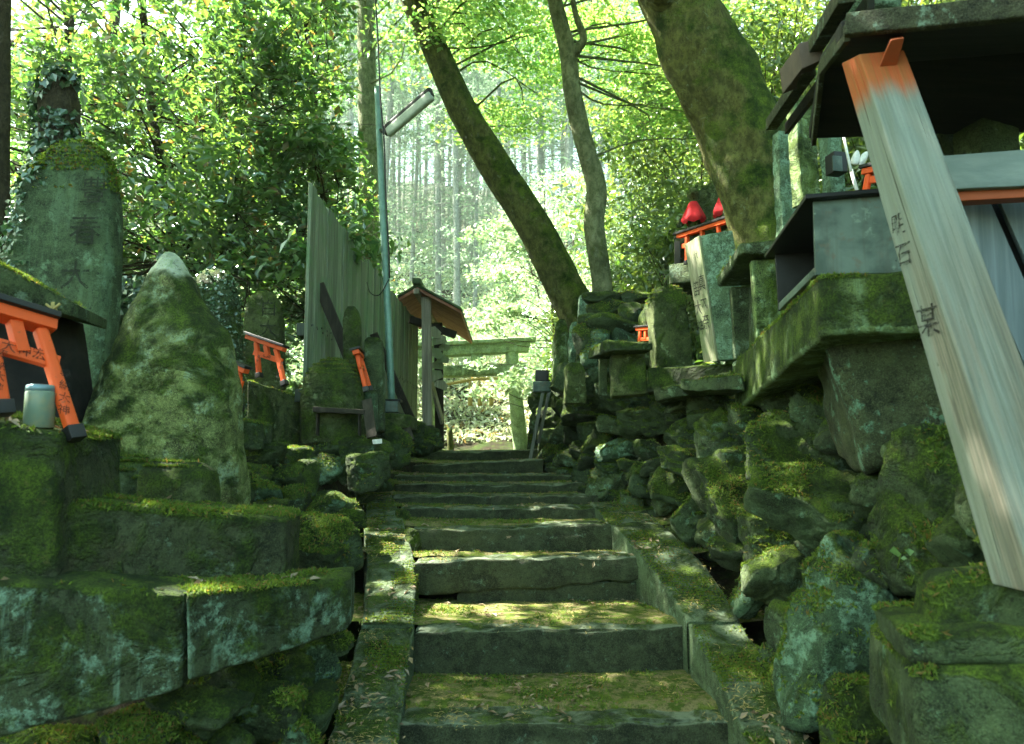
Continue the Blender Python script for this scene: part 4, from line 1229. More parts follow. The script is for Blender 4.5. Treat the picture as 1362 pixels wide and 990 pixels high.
v, f = hexa(front_block(P(1062, 57, 2.62), P(1098, 50, 2.58), P(1093, 80, 2.58), P(1066, 92, 2.62), [.0, .2, 0]), cell=.05, r=.004, amp=.001)
obj('ridge_end', Geo().add(v, f), M['endblock'], parent=t, smooth='auto')
# carving base above the fascia: mossy stone seen over the roof
v, f = rock_geo(P(1150, 8, 2.6), .2, .2, .14, 81, 4); obj('roof_stone', Geo().add(v, f), M['pale'], label='pale lichened stone just above the dark roof edge', cat='stone')
# ================================================================== left side stones
def outline_stone(rows, Y, depth, seed, dprof=None, amp=.01, cell=.025, squareness=4.0, freq=6.0, yaw=0.0, facet=0.0):
    """rows: (y, xl, xr) pixel outline from top to bottom at distance Y; a solid of the given depth"""
    rows = sorted(rows)
    ys = np.array([r[0] for r in rows], float)
    zt = np.array([P(0, y, Y)[2] for y in ys])
    xl = np.array([P(r[1], r[0], Y)[0] for r in rows]); xr = np.array([P(r[2], r[0], Y)[0] for r in rows])
    o = np.argsort(zt); zt, xl, xr = zt[o], xl[o], xr[o]
    Hh = zt[-1] - zt[0]; Wd = (xr - xl).max()
    v, f = box_grid(axis_lines(Wd, cell, .3 * cell), axis_lines(depth, cell, .3 * cell), np.linspace(-1, 1, max(6, int(Hh / cell))))
    t = (v[:, 2] + 1) / 2; z = zt[0] + Hh * t
    a, b = np.interp(z, zt, xl), np.interp(z, zt, xr)
    # squircle cross section
    rad = (np.abs(v[:, 0]) ** squareness + np.abs(v[:, 1]) ** squareness) ** (1 / squareness)
    mx = np.maximum(np.abs(v[:, 0]), np.abs(v[:, 1]))
    k = np.where(rad > 1e-6, mx / np.maximum(rad, 1e-6), 1)
    vx, vy = v[:, 0] * k, v[:, 1] * k
    dp = np.interp(t, *zip(*dprof)) if dprof else np.interp(t, [0, .8, .93, 1], [1, .92, .75, .35])
    x = (a + b) / 2 + vx * (b - a) / 2
    y = vy * depth / 2 * dp
    cx = (xl.mean() + xr.mean()) / 2
    c, s = math.cos(yaw), math.sin(yaw)
    p = np.stack([x - y * s * .6, Y + y * c + (x - cx) * s, z], 1)
    p = p + vfbm(p, freq, 4, seed) * amp + vfbm(p, freq * 4, 2, seed + 7) * amp * .3
    if facet:
        q = fbm(p, 3.2, 4, seed + 11, True)
        n = np.stack([vx, vy * .8, np.zeros_like(vx)], 1)
        p = p + n * (q * facet * np.clip((b - a) / Wd, .02, 1) ** .7)[:, None]
    return p, f

def ivy_on(v, f, n, size, seed, mask=None, name='ivy', parent=None, tilt=.5, lift=.015, mat='leaf_ivy', kindlabel=None):
    rg = np.random.default_rng(seed)
    a, b, c_ = v[f[:, 0]], v[f[:, 1]], v[f[:, 2]]
    fn = np.cross(b - a, c_ - a); ar = np.linalg.norm(fn, axis=1); fn = fn / np.maximum(ar[:, None], 1e-12)
    cen = v[f].mean(1)
    fn *= np.sign(np.sum(fn * (cen - v.mean(0)), 1))[:, None]
    w = ar * (mask(cen, fn) if mask else 1)
    if w.sum() <= 0: return
    i = rg.choice(len(f), n, p=w / w.sum())
    u = rg.dirichlet([1, 1, 1, 1][:f.shape[1]], n)
    p = (v[f[i]] * u[:, :, None]).sum(1) + fn[i] * rg.uniform(.2, 1, (n, 1)) * lift
    lv, lf = leaves_geo(p, size, seed, .8, tilt, .4, normals=fn[i] + np.array([0, 0, .3]))
    return obj(name, Geo().add(lv, lf), M[mat], parent=parent, smooth=False)

# near coping slabs
pblock('coping_slab', [(-60, 770), (243, 790), (242, 917), (-60, 1000)], [1.92, 2.10, 2.10, 1.92], [-.02, .2, .01], 'slab',
       'wide lichen streaked coping slab in the near left corner, left of the joint', 'coping slab', cell=.02, r=.010, amp=.006, seed=91)
pblock('coping_slab', [(247, 791), (467, 768), (466, 838), (247, 909)], [2.10, 2.50, 2.50, 2.10], [-.03, .2, .01], 'slab',
       'coping slab with pale lichen drips, running right to the left kerb', 'coping slab', cell=.02, r=.010, amp=.005, seed=92)
pblock('squared_block', [(76, 667), (381, 690), (378, 790), (76, 800)], [2.13, 2.45, 2.45, 2.13], [-.03, .28, .01], 'block',
       'long dark squared block behind the two coping slabs', 'stone block', cell=.02, r=.016, amp=.006, seed=93)
pblock('squared_block', [(-80, 545), (77, 578), (75, 800), (-80, 800)], [1.98, 2.08, 2.08, 1.98], [-.03, .4, .01], 'block',
       'tall dark block at the left edge carrying the glass jar', 'stone block', cell=.02, r=.016, amp=.006, seed=94)
v, f = outline_stone([(608, 82, 196), (640, 80, 200), (700, 80, 200)], 2.72, .25, 95, amp=.012); obj('ledge_stone', Geo().add(v, f), M['ledge'], label='low rough stone behind the long dark block, at the foot of the vermilion gate leg', cat='stone')
v, f = outline_stone([(614, 205, 268), (622, 194, 282), (650, 192, 286), (710, 190, 288)], 2.6, .2, 96, amp=.008); obj('ledge_stone', Geo().add(v, f), M['mossgrave'], label='bright moss rimmed stone block in front of the tall pointed rock', cat='stone')

# pointed standing rock
v, f = outline_stone([(340, 221, 229), (350, 212, 238), (370, 204, 250), (400, 190, 266), (430, 176, 288), (446, 170, 304), (500, 150, 312), (560, 134, 318), (610, 118, 318), (700, 110, 312)],
                     2.98, .44, 97, [(0, 1), (.4, .9), (.7, .62), (.9, .35), (1, .1)], amp=.020, cell=.014, squareness=2.6, freq=5, facet=.035)
bigrock = obj('pointed_rock', Geo().add(v, f), M['bigrock'], label='tall pointed standing rock with a pale tip and yellow green moss', cat='standing rock')

# tall inscribed stone with ivy
v, f = outline_stone([(194, 92, 118), (200, 76, 134), (215, 60, 143), (240, 42, 151), (280, 27, 157), (340, 14, 157), (400, 9, 153), (470, 6, 148), (620, -5, 140)],
                     3.5, .2, 98, [(0, 1), (.9, .9), (1, .4)], amp=.008, cell=.022, squareness=5)
tall = obj('inscribed_stone', Geo().add(v, f), M['grave'], label='tall round topped memorial stone with carved kanji, ivy on its left edge', cat='memorial stone')
fy = 3.5 - .108
textmesh('inscription', '\u8c4a', P(125, 256, fy), [1, 0, 0], [.05, 0, 1], .125, 'carve', tall)
textmesh('inscription', '\u6625', P(113, 309, fy), [1, 0, 0], [.05, 0, 1], .14, 'carve', tall)
textmesh('inscription', '\u5927', P(100, 369, fy), [1, 0, 0], [.05, 0, 1], .13, 'carve', tall)
xlim = P(48, 330, 3.5)[0]
ivy_on(v, f, 1500, .03, 5, lambda c, n: np.clip((xlim + .12 * fbm(c, 5, 3, 3) + .08 - c[:, 0]) * 12, 0, 1) + 0.0, parent=tall, lift=.03)
ivy_on(v, f, 2600, .016, 6, lambda c, n: np.clip(n[:, 2] * 2, 0, 1) * (c[:, 2] > P(0, 260, 3.5)[2]), name='moss_cap', parent=tall, mat='moss_blade', tilt=1.2)

v, f = outline_stone([(96, 72, 90), (104, 64, 98), (130, 57, 102), (180, 52, 105), (240, 50, 108), (300, 48, 110)], 4.3, .22, 99, amp=.018, cell=.03, squareness=2.5)
stump = obj('ivy_stump', Geo().add(v, f), M['bark_dark'], label='dark broken stump wrapped in ivy behind the tall inscribed stone', cat='stump')
ivy_on(v, f, 1500, .045, 7, lambda c, n: np.clip(.35 + fbm(c, 4, 3, 2), 0, 1), parent=stump, lift=.05)

pblock('ivy_wall_block', [(120, 388), (196, 384), (196, 600), (112, 600)], [4.0, 3.9, 3.9, 4.0], [0, .3, 0], 'grave',
       'square block with ivy along its top between the inscribed stone and the pointed rock', 'stone block', seed=100)
wb = [o for o in bpy.data.objects if o.name == 'ivy_wall_block'][0]
q0, q1 = P(135, 388, 3.95), P(196, 384, 3.9)
cc = q0 + (q1 - q0) * RNG.uniform(0, 1, (700, 1)) + RNG.normal(size=(700, 3)) * np.array([.02, .03, .05]) + np.array([0, -.03, -.06])
lv, lf = leaves_geo(cc, .035, 8, .8, .6, .5, normals=np.tile([0, -1, .6], (700, 1)))
obj('ivy', Geo().add(lv, lf), M['leaf_ivy'], parent=wb, smooth=False)

v, f = outline_stone([(361, 272, 298), (370, 262, 308), (390, 257, 314), (450, 256, 320), (600, 256, 322)], 4.1, .2, 101, amp=.01)
ds = obj('ivy_stone', Geo().add(v, f), M['rock'], label='dark round topped stone covered in tiny ivy behind the pointed rock', cat='memorial stone')
ivy_on(v, f, 2600, .018, 9, parent=ds, lift=.012)

v, f = outline_stone([(388, 343, 360), (394, 335, 367), (405, 330, 372), (425, 327, 376), (460, 325, 377), (540, 322, 378)], 4.75, .14, 102, amp=.006, squareness=6)
gs = obj('round_gravestone', Geo().add(v, f), M['mossgrave'], label='round topped stone tablet behind the complete small vermilion gate', cat='memorial stone')
textmesh('inscription', '\u767d\n\u5927', P(357, 425, 4.66), [1, 0, 0], [0, 0, 1], .26, 'carve', gs)
torii('votive_gate', 'complete small vermilion gate leaning on the round topped stone tablet', P(341, 455, 4.42), P(367, 464, 4.36), P(345, 503, 4.38), P(379, 513, 4.30), 0, post_w=.028, over=.45, nuki=.32, text='\u5949\u7d0d')
torii('votive_gate', 'small vermilion gate half hidden by the pointed rock', P(290, 480, 3.75), P(318, 493, 3.70), P(286, 540, 3.75), P(319, 547, 3.68), 0, post_w=.026, over=.35, nuki=.30)
pblock('plinth', [(330, 506), (413, 533), (412, 604), (328, 604)], [4.3, 4.75, 4.75, 4.3], [-.1, .35, 0], 'mossgrave', 'long mossy plinth under the complete small vermilion gate', 'stone plinth', seed=103, amp=.008)
pblock('plinth', [(300, 556), (346, 562), (345, 600), (300, 596)], [3.75, 3.8, 3.8, 3.75], [0, .2, 0], 'rock', 'small dark plinth under the half hidden vermilion gate', 'stone plinth', seed=104)

# near left: shrine roof, gate, jar
t = thing('small_roof_shrine', 'dark little shrine with a slab roof at the left edge of the picture', 'stone shrine', P(-20, 560, 2.6))
a, b = P(-90, 370, 2.25), P(99, 422, 2.62)
v, f = hexa([a, b, b + np.array([-.1, .4, .02]), a + np.array([-.1, .4, .02]), a + np.array([0, 0, .145]), b + np.array([0, 0, .05]), b + np.array([-.1, .4, .06]), a + np.array([-.1, .4, .16])], cell=.02, r=.008, amp=.004, seed=105)
obj('roof', Geo().add(v, f), M['ledge'], parent=t)
v, f = hexa(front_block(P(-90, 385, 2.5), P(60, 415, 2.7), P(85, 600, 2.7), P(-90, 600, 2.5), [0, .25, 0]), cell=.06, r=.006, amp=.003, seed=106)
obj('body', Geo().add(v, f), M['roofdark'], parent=t)
torii('votive_gate', 'largest vermilion gate, black lettered, cut by the left edge of the picture',
      P(-18, 418, 2.06), P(53, 438, 2.17), P(5, 552, 2.04), P(101, 585, 2.14), 0, post_w=.036, over=.30, nuki=.30, text='\u5927\u795e\u5b8f')
g = Geo()
for k in range(7):
    pp = P(66 + k, 402, 2.55); q = pp + np.array([RNG.uniform(-.01, .01), 0, -RNG.uniform(.05, .075)])
    v, f = tube([pp, (pp + q) / 2 + RNG.normal(size=3) * .004, q], [.003, .003, .002], 5); g.add(v, f)
v, f = tube([P(58, 402, 2.54), P(70, 412, 2.53), P(80, 404, 2.54)], [.005, .005, .005], 6); g.add(v, f)
obj('straw_tie', g, M['straw'], label='short yellow straw tie hanging from the little shrine roof', cat='straw tie')
# glass jar
jb = P(51, 570, 2.13)
t = thing('glass_jar', 'cloudy glass jar with a bluish lid standing on the tall dark block', 'jar', jb)
def lathe(c, prof, n=28):
    vv = []; 
    for (r, z) in prof:
        for k in range(n):
            a_ = 2 * np.pi * k / n; vv.append([c[0] + r * math.cos(a_), c[1] + r * math.sin(a_), c[2] + z])
    ff = np.array([[i * n + k, i * n + (k + 1) % n, (i + 1) * n + (k + 1) % n, (i + 1) * n + k] for i in range(len(prof) - 1) for k in range(n)])
    return np.array(vv), ff
mg, nt = new_mat('cloudy_glass'); s_ = NT(nt)
bb = s_.out(s_.mix(s_.smooth(s_.noise(s_.pos(), 30, 4, .6), .4, .7), (.30, .42, .32), (.42, .46, .30)), .12, None, spec=.6)
bb.inputs['Transmission Weight'].default_value = .45; bb.inputs['IOR'].default_value = 1.3
M['glass'] = mg
v, f = lathe(jb, [(.001, 0), (.036, 0), (.039, .004), (.039, .10), (.036, .11), (.034, .105), (.033, .01), (.001, .008)]); obj('jar_body', Geo().add(v, f), mg, parent=t)
M['lid'] = plain('blue_lid', (.16, .26, .30), .3, .3)
v, f = lathe(jb, [(.001, .123), (.033, .123), (.037, .120), (.0385, .106), (.036, .104)]); obj('lid', Geo().add(v, f), M['lid'], parent=t)
v, f = lathe(jb, [(.030, .012), (.0315, .012), (.0315, .062), (.001, .062)]); obj('water', Geo().add(v, f), M['pole'], parent=t)

# rocks below the coping slabs and along the left
def lefthit(px, py): 
    return P(px, py, np.interp(py, [560, 700, 760, 860, 990], [4.6, 3.9, 3.1, 2.62, 2.25]) if px > 380 or py < 720 else np.interp(py, [700, 850, 990], [3.9, 2.55, 2.32]))
LEFTROCKS = [(258, 946, 120, 50, 'm', 2.22, 'wide mossy rock directly under the joint of the near slab'), (170, 985, 90, 50, 'r', 2.12, 'low rock under the middle of the near slab'),
 (548, 724, 22, 38, 'm', 4.08, 'moss cushion at the left end of the fourth step'), (536, 692, 22, 26, 'm', 4.5, 'small moss cushion at the left end of the fifth step'),
 (545, 790, 16, 40, 'r', 3.68, 'narrow dark stone wedged between the left kerb and the cracked step'),
 (60, 1010, 120, 60, 'm', 2.15, 'mossy rock at the very bottom left corner'), (230, 1000, 70, 50, 'm', 2.25, 'mossy rock at the bottom edge under the near slab end'),
 (330, 905, 60, 44, 'r', 2.5, 'dark rock right under the lower edge of the right coping slab'), (310, 650, 40, 60, 'm', 3.5, 'mossy rock hidden close behind the pointed rock'), (395, 700, 50, 30, 'm', 3.45, 'low moss mound in front of the small rock pile'),
 (440, 700, 40, 26, 'm', 3.7, 'low moss mound beside the left kerb'), (470, 690, 34, 24, 'm', 3.9, 'small moss mound touching the left kerb'),
 (345, 607, 70, 30, 'm', 3.9, 'bright mossy rock on top of the small rock pile left of the block ledge'),
 (388, 612, 44, 34, 'm', 4.1, 'right upper rock of the small mossy pile'), (335, 632, 52, 30, 'm', 3.8, 'left middle rock of the small mossy pile'),
 (376, 637, 46, 34, 'm', 3.9, 'right middle rock of the small mossy pile'), (347, 655, 50, 30, 't', 3.7, 'grey green rock low in the small mossy pile'),
 (386, 664, 42, 36, 'm', 3.75, 'right lower rock of the small mossy pile'), (350, 682, 60, 28, 'm', 3.6, 'lowest rock of the small mossy pile, behind the long block'),
 (405, 645, 30, 60, 'r', 4.0, 'dark upright rock between the mossy pile and the block ledge'),
 (436, 596, 70, 30, 'r', 4.55, 'left rounded stone directly under the round mossy shrine stone'), (486, 596, 66, 34, 'm', 4.5, 'right rounded stone carrying a small white tag'),
 (427, 626, 54, 40, 't', 4.4, 'square grey green block in the ledge left of the stairs'), (458, 624, 28, 40, 'm', 4.45, 'small mossy stone in the middle of the ledge left of the stairs'),
 (488, 629, 54, 50, 'r', 4.35, 'dark triangular stone at the right end of the ledge left of the stairs'), (522, 592, 48, 62, 'm', 5.0, 'mossy rock column under the lamp pole base'),
 (545, 580, 34, 40, 'm', 5.6, 'mossy rock just right of the lamp pole base'), (572, 585, 34, 34, 'r', 6.6, 'rock at the foot of the notice frame post'),
 (556, 596, 40, 24, 'm', 6.2, 'low mossy rock left of the top step'), (443, 672, 60, 36, 'b', 4.0, 'low dark stone sunk in moss left of the kerb'),
 (424, 728, 84, 66, 'm', 3.15, 'moss topped stone behind the right end of the coping slab'), (462, 735, 34, 62, 'r', 3.2, 'dark stone squeezed between the coping slab and the kerb'),
 (500, 640, 40, 26, 'm', 4.9, 'small moss cushion stone beside the upper kerb end'), (478, 660, 34, 20, 'm', 4.5, 'small flat mossy stone left of the upper kerb'),
 (300, 925, 84, 66, 'm', 2.36, 'mossy rock under the joint of the coping slabs'), (250, 960, 80, 60, 'r', 2.3, 'dark rock under the near coping slab'),
 (380, 905, 66, 50, 'r', 2.55, 'dark grey rock under the middle of the right coping slab'), (415, 885, 62, 56, 't', 2.66, 'angular green rock near the kerb under the right coping slab'),
 (350, 955, 90, 70, 'm', 2.38, 'rounded mossy rock low in the hollow under the coping slabs'), (415, 950, 56, 60, 'r', 2.5, 'dark rock beside the near end of the left kerb'),
 (440, 850, 44, 40, 'r', 2.8, 'small dark rock right under the end of the coping slab'), (190, 975, 90, 50, 'r', 2.24, 'dark rock at the bottom edge below the near coping slab'),
 (345, 870, 60, 40, 'm', 2.6, 'moss patch rock high under the right coping slab'), (390, 985, 60, 50, 'r', 2.38, 'lowest dark rock beside the left kerb'),
 (130, 1000, 90, 40, 'm', 2.2, 'mossy rock in the bottom left under the near slab'),
 (300, 990, 70, 40, 'b', 2.3, 'shaded rock at the bottom edge under the slab joint')]
for i, (cx, cy, w, h, kd, Y, lb) in enumerate(LEFTROCKS):
    W, H = pxsize(w, Y) * 1.06, pxsize(h, Y) * 1.06
    v, f = rock_geo(P(cx, cy, Y) + np.array([0, .25 * (W + H) / 2, 0]), W, (W + H) / 2 * .9, H, 1500 + i, 4 if W < .2 else 5, 10, (0, RNG.uniform(-.12, .12), 0), .08)
    obj('mossy_rock' if kd == 'm' else 'rock', Geo().add(v, f), M[rockmats[kd]], label=lb, cat='rock', group='rocks left of the stairs')
v, f = hexa(front_block(P(495, 585, 4.38), P(508, 584, 4.38), P(508, 590, 4.38), P(496, 591, 4.38), [0, .004, 0]), cell=.1, r=.0005, amp=0)
obj('white_tag', Geo().add(v, f), M['white'], label='tiny white paper tag on the rounded stone left of the stairs', cat='tag')

# round mossy shrine stone with its shelf
t = thing('shelf_stone', 'broad round topped mossy stone with a dark offering shelf across it', 'shrine stone', P(443, 584, 4.65))
v, f = outline_stone([(478, 436, 454), (483, 424, 466), (492, 414, 474), (510, 406, 481), (530, 402, 484), (590, 402, 484)], 4.65, .26, 110, amp=.009, squareness=4)
obj('stone_body', Geo().add(v, f), M['mossgrave'], parent=t)
v, f = hexa(front_block(P(416, 541, 4.44), P(484, 545, 4.44), P(484, 551, 4.44), P(416, 548, 4.44), [0, .1, 0]), cell=.05, r=.003, amp=.001)
obj('shelf', Geo().add(v, f), M['brace'], parent=t)
for x in (421, 477):
    v, f = hexa(front_block(P(x - 1, 550, 4.47), P(x + 1, 550, 4.47), P(x + 1, 580, 4.47), P(x - 1, 578, 4.47), [0, .06, 0]), cell=.05, r=.001, amp=0)
    obj('bracket', Geo().add(v, f), M['brace'], parent=t)
for rows, Y, mt, lb in [([(408, 463, 472), (414, 459, 477), (430, 457, 480), (490, 458, 480), (560, 458, 480)], 4.95, 'mossgrave', 'slender round topped stone with pale lichen before the fence'),
                        ([(449, 489, 503), (454, 484, 509), (500, 484, 511), (575, 485, 512)], 5.0, 'ledge', 'taller square mossy stone pillar right of the side-on vermilion gate'),
                        ([(519, 489, 498), (524, 486, 501), (575, 486, 502)], 4.8, 'rock_teal', 'short rough stone behind the shelf stone')]:
    v, f = outline_stone(rows, Y, .13, int(Y * 100) + rows[0][1], amp=.006, cell=.02)
    obj('upright_stone', Geo().add(v, f), M[mt], label=lb, cat='upright stone')
torii('votive_gate', 'side-on vermilion gate leaning between the shelf stone and the mossy pillar', P(475, 472, 4.62), P(480, 477, 4.86), P(487, 521, 4.60), P(493, 520, 4.84), 0, post_w=.028, over=.2, nuki=.3, legtext=False)
v, f = bar(P(488, 532, 4.5), P(495, 582, 4.4), .06, .02, (0, 1, 0), .002, .001, .2)
obj('leaning_board', Geo().add(v, f), M['brace'], label='brown board leaning at the right side of the shelf stone', cat='board')
v, f = bar(P(536, 560, 5.2), P(545, 588, 5.1), .07, .02, (0, 1, 0), .002, .001, .2)
obj('leaning_board', Geo().add(v, f), M['brace'], label='short brown board leaning below the lamp pole base', cat='board')

# lamp pole
t = thing('lamp_pole', 'thin green grey lamp pole with a slanting fluorescent lamp before the fence', 'lamp pole', P(521, 548, 5.3))
v, f = tube([P(521, 540, 5.3), P(517, 440, 5.3), P(510, 300, 5.3), P(505, 190, 5.3), P(502, 116, 5.3)], [.026, .026, .025, .024, .023], 14, 24)
obj('pole', Geo().add(v, f), M['pole'], parent=t)
v, f = hexa(abox(P(521, 549, 5.25), (.10, .1, .085)), cell=.03, r=.006, amp=.001); obj('base_box', Geo().add(v, f), M['metal'], parent=t)
v, f = hexa(front_block(P(510, 531, 5.2), P(532, 531, 5.2), P(532, 534, 5.2), P(510, 534, 5.2), [0, .12, 0]), cell=.1, r=.002, amp=0); obj('base_rim', Geo().add(v, f), M['darkmetal'], parent=t)
p0, p1 = P(512, 176, 5.2), P(575, 122, 4.9)
ax = (p1 - p0); L_ = np.linalg.norm(ax)
v, f = bar(p0, p1, .085, .05, (.3, -1, .2), .022, 0, .05); hs = obj('lamp_housing', Geo().add(v, f), M['darkmetal'], parent=t)
off = np.array([.012, -.014, -.022])
v, f = bar(p0 + ax * .03 + off, p1 - ax * .03 + off, .078, .045, (.3, -1, .2), .021, 0, .04); obj('diffuser', Geo().add(v, f), M['lamp'], parent=hs)
v, f = tube([P(505, 172, 5.3), P(509, 176, 5.25), p0 + ax * .1], [.012, .012, .012], 8); obj('arm', Geo().add(v, f), M['darkmetal'], parent=t)
g = Geo()
v, f = tube([P(497, -40, 5.2), P(503, 60, 5.2), P(506, 130, 5.18), P(511, 190, 5.15), P(513, 260, 5.2), P(517, 330, 5.22), P(518, 370, 5.25)], [.006] * 7, 6, 40, cap=False); g.add(v, f)
v, f = tube([P(517, 372, 5.25), P(505, 392, 5.3), P(493, 390, 5.4), P(488, 376, 5.5)], [.004] * 4, 6, 20, cap=False); g.add(v, f)
obj('cable', g, M['black'], parent=t)
pblock('concrete_base', [(494, 548), (546, 552), (546, 570), (494, 568)], [5.05, 5.15, 5.15, 5.05], [0, .4, 0], 'mossgrave', 'flat squared base block under the lamp pole', 'stone block', seed=120)

# ---- board fence
t = thing('board_fence', 'tall grey green board fence running away along the left of the stairs', 'fence', P(398, 560, 4.6))
def fx(Y): return np.interp(Y, [4.6, 9.6], [-1.27, -1.20])
ztop0, ztop1 = float(P(415, 250, 4.6)[2]), float(P(551, 432, 9.6)[2])
g = Geo(); Yc = 4.6; k = 0
rg = np.random.default_rng(12)
while Yc < 9.5:
    w = rg.uniform(.13, .17); x = fx(Yc) + rg.uniform(-.006, .006)
    zt_ = ztop0 + (ztop1 - ztop0) * (Yc - 4.6) / 5 + rg.uniform(-.02, .02) + .05 * (k == 0)
    zb = E - .15
    c8 = [[x, Yc, zb], [x, Yc + w - .006, zb], [x - .022, Yc + w - .006, zb], [x - .022, Yc, zb]]
    c8 = c8 + [[p[0], p[1], zt_ + (rg.uniform(-.01, .01))] for p in c8]
    v, f = hexa([c8[i] for i in (0, 1, 2, 3, 4, 5, 6, 7)], cell=.25, r=.003, amp=.0015, seed=k)
    g.add(v, f[:, ::-1]); Yc += w; k += 1
obj('boards', g, M['fence'], parent=t, smooth='auto')
for nm_, z_ in (('rail', ztop0 - .9), ('rail', E + .35)):
    ubar([fx(4.6) - .045, 4.62, z_], [fx(9.5) - .045, 9.5, z_ - .1], .05, .08, (0, 0, 1), 'fence_edge', nm_, t)
g = Geo()
for k in range(120):
    Yv = 4.7 + (k % 40) * .12 + rg.uniform(-.02, .02); zz = [E + .35, E + .80, ztop0 - .85][k // 40] + rg.uniform(-.02, .02)
    if zz > ztop0 + (ztop1 - ztop0) * (Yv - 4.6) / 5 - .05: continue
    v, f = ico(1); g.add(v * np.array([.004, .009, .009]) + np.array([fx(Yv) + .004, Yv, zz]), f)
obj('bolts', g, M['black'], parent=t)
for p0, p1 in ((P(424, 378, 4.88), P(477, 508, 4.98)), (P(497, 444, 6.4), P(566, 600, 6.9))):
    ubar(p0, p1, .07, .035, (0, 1, 0), 'brace', 'brace', t)

# ---- roofed notice frame at the head of the stairs
t = thing('notice_frame', 'small roofed timber frame with votive plaques at the end of the fence', 'notice frame', P(570, 590, 8.4))
v, f = bar(P(569, 590, 8.35), P(567, 396, 8.35), .105, .105, (0, 1, 0), .006, .002, .2); obj('post', Geo().add(v, f), M['gatewood'], parent=t, smooth='auto', label='pale front post')
v, f = bar(P(585, 597, 9.0), P(583, 430, 9.0), .10, .10, (0, 1, 0), .006, .002, .2); obj('post', Geo().add(v, f), M['brace'], parent=t, smooth='auto', label='darker rear post')
v, f = hexa(front_block(P(562, 566, 8.27), P(577, 566, 8.27), P(577, 596, 8.27), P(562, 596, 8.27), [0, .14, 0]), cell=.1, r=.003, amp=0); obj('post_shoe', Geo().add(v, f), M['darkmetal'], parent=t)
rf_, rb_ = P(555, 386, 8.2), P(579, 427, 10.3)
le, le2 = P(529, 401, 8.2), P(529, 401, 8.2) + (rb_ - rf_)
re, re2 = P(613, 417, 8.2), P(628, 458, 10.3)
uz = np.array([0, 0, .035])
for a_, b_, c2, d2 in ((rf_, rb_, re2, re), (rf_, rb_, le2, le)):
    v, f = hexa([a_, b_, c2, d2, a_ + uz, b_ + uz, c2 + uz, d2 + uz], cell=.2, r=.003, amp=.001); obj('roof_boards', Geo().add(v, f), M['roofwood'], parent=t)
    e1, e2 = uz * 1.15, uz * 1.9
    m_ = (a_ + b_ + c2 + d2) / 4
    q = [x + (x - m_) * .03 for x in (a_, b_, c2, d2)]
    v, f = hexa([x + e1 for x in q] + [x + e2 for x in q], cell=.2, r=.003, amp=.002); obj('roof_cover', Geo().add(v, f), M['roofgreen'], parent=t)
ubar(rf_ - (rb_ - rf_) * .05 + uz * 2.4, rb_ + uz * 2.4, .09, .06, (0, 0, 1), 'roofgreen', 'ridge_cap', t)
ubar(rf_ - uz * .8 - (rb_ - rf_) * .04, rb_ - uz, .06, .06, (0, 0, 1), 'gatewood', 'ridge_beam', t)
ubar(P(545, 425, 8.4), P(606, 446, 8.6), .07, .08, (0, 0, 1), 'brace', 'cross_beam', t)
ubar(P(571, 500, 8.5), P(588, 560, 8.9), .14, .03, (1, 0, 0), 'gatewood', 'lower_board', t)
pq = [((573, 442), .13, .3), ((581, 452), .12, -.2), ((577, 470), .12, .5), ((586, 478), .10, .1), ((575, 500), .13, -.4), ((584, 512), .11, .4), ((579, 486), .1, .1), ((588, 462), .09, -.1)]
for i, ((x, y), s0, ro) in enumerate(pq):
    s0 *= 1.35; c = P(x + 3, y, 8.32 + .03 * i); r_ = rotm(0, ro, 0)
    pts = [np.array(q) * s0 * .5 for q in ([-1, 0, -.6], [1, 0, -.6], [1, 0, .3], [0, 0, .8], [-1, 0, .3])]
    a_ = [c + r_ @ q for q in pts]; b_ = [p_ + np.array([0, .012, 0]) for p_ in a_]
    g = Geo().add(np.array(a_ + b_), [[0, 1, 2, 3, 4], [9, 8, 7, 6, 5]] + [[k, k + 5, (k + 1) % 5 + 5, (k + 1) % 5] for k in range(5)])
    obj('votive_plaque', g, M['plank'], smooth=False, label='five sided wooden votive plaque hanging in the roofed frame at the stair head', cat='votive plaque', group='votive plaques in the roofed frame')

# ---- stone gate beyond the stairs
t = thing('stone_gate', 'old grey green stone gate spanning the path beyond the top step', 'stone gate', P(640, 603, 11.8))
def px4(a, b, c, d, Y, nm, mt='torii_stone', dep=.26, seed=0, par=None):
    v, f = hexa(front_block(P(*a, Y), P(*b, Y), P(*c, Y), P(*d, Y), [0, dep, 0]), cell=.06, r=.02, amp=.008, seed=seed, chip=.02)
    return obj(nm, Geo().add(v, f), M[mt], parent=par or t)
px4((548, 462), (706, 453), (703, 467), (552, 476), 11.7, 'lintel', seed=1)
px4((540, 456), (713, 447), (713, 453), (540, 462), 11.65, 'cap_beam', seed=2, dep=.34)
px4((556, 488), (700, 482), (699, 496), (557, 503), 11.75, 'tie_beam', seed=3)
px4((626, 470), (641, 469), (641, 492), (626, 493), 11.72, 'centre_strut', seed=4)
v, f = tube([P(694, 606, 11.8), P(689, 560, 11.8), P(684, 508, 11.8), P(680, 462, 11.8)], [.125, .115, .10, .10], 18, 20, .04); obj('pillar', Geo().add(v, f), M['torii_stone'], parent=t)
v, f = tube([P(566, 606, 11.8), P(571, 560, 11.8), P(576, 508, 11.8), P(580, 466, 11.8)], [.125, .115, .10, .10], 18, 20, .04); obj('pillar', Geo().add(v, f), M['torii_stone'], parent=t)
t = thing('straw_rope', 'twisted yellow straw rope with hanging tassels under the stone gate beam', 'rope', P(636, 509, 11.6))
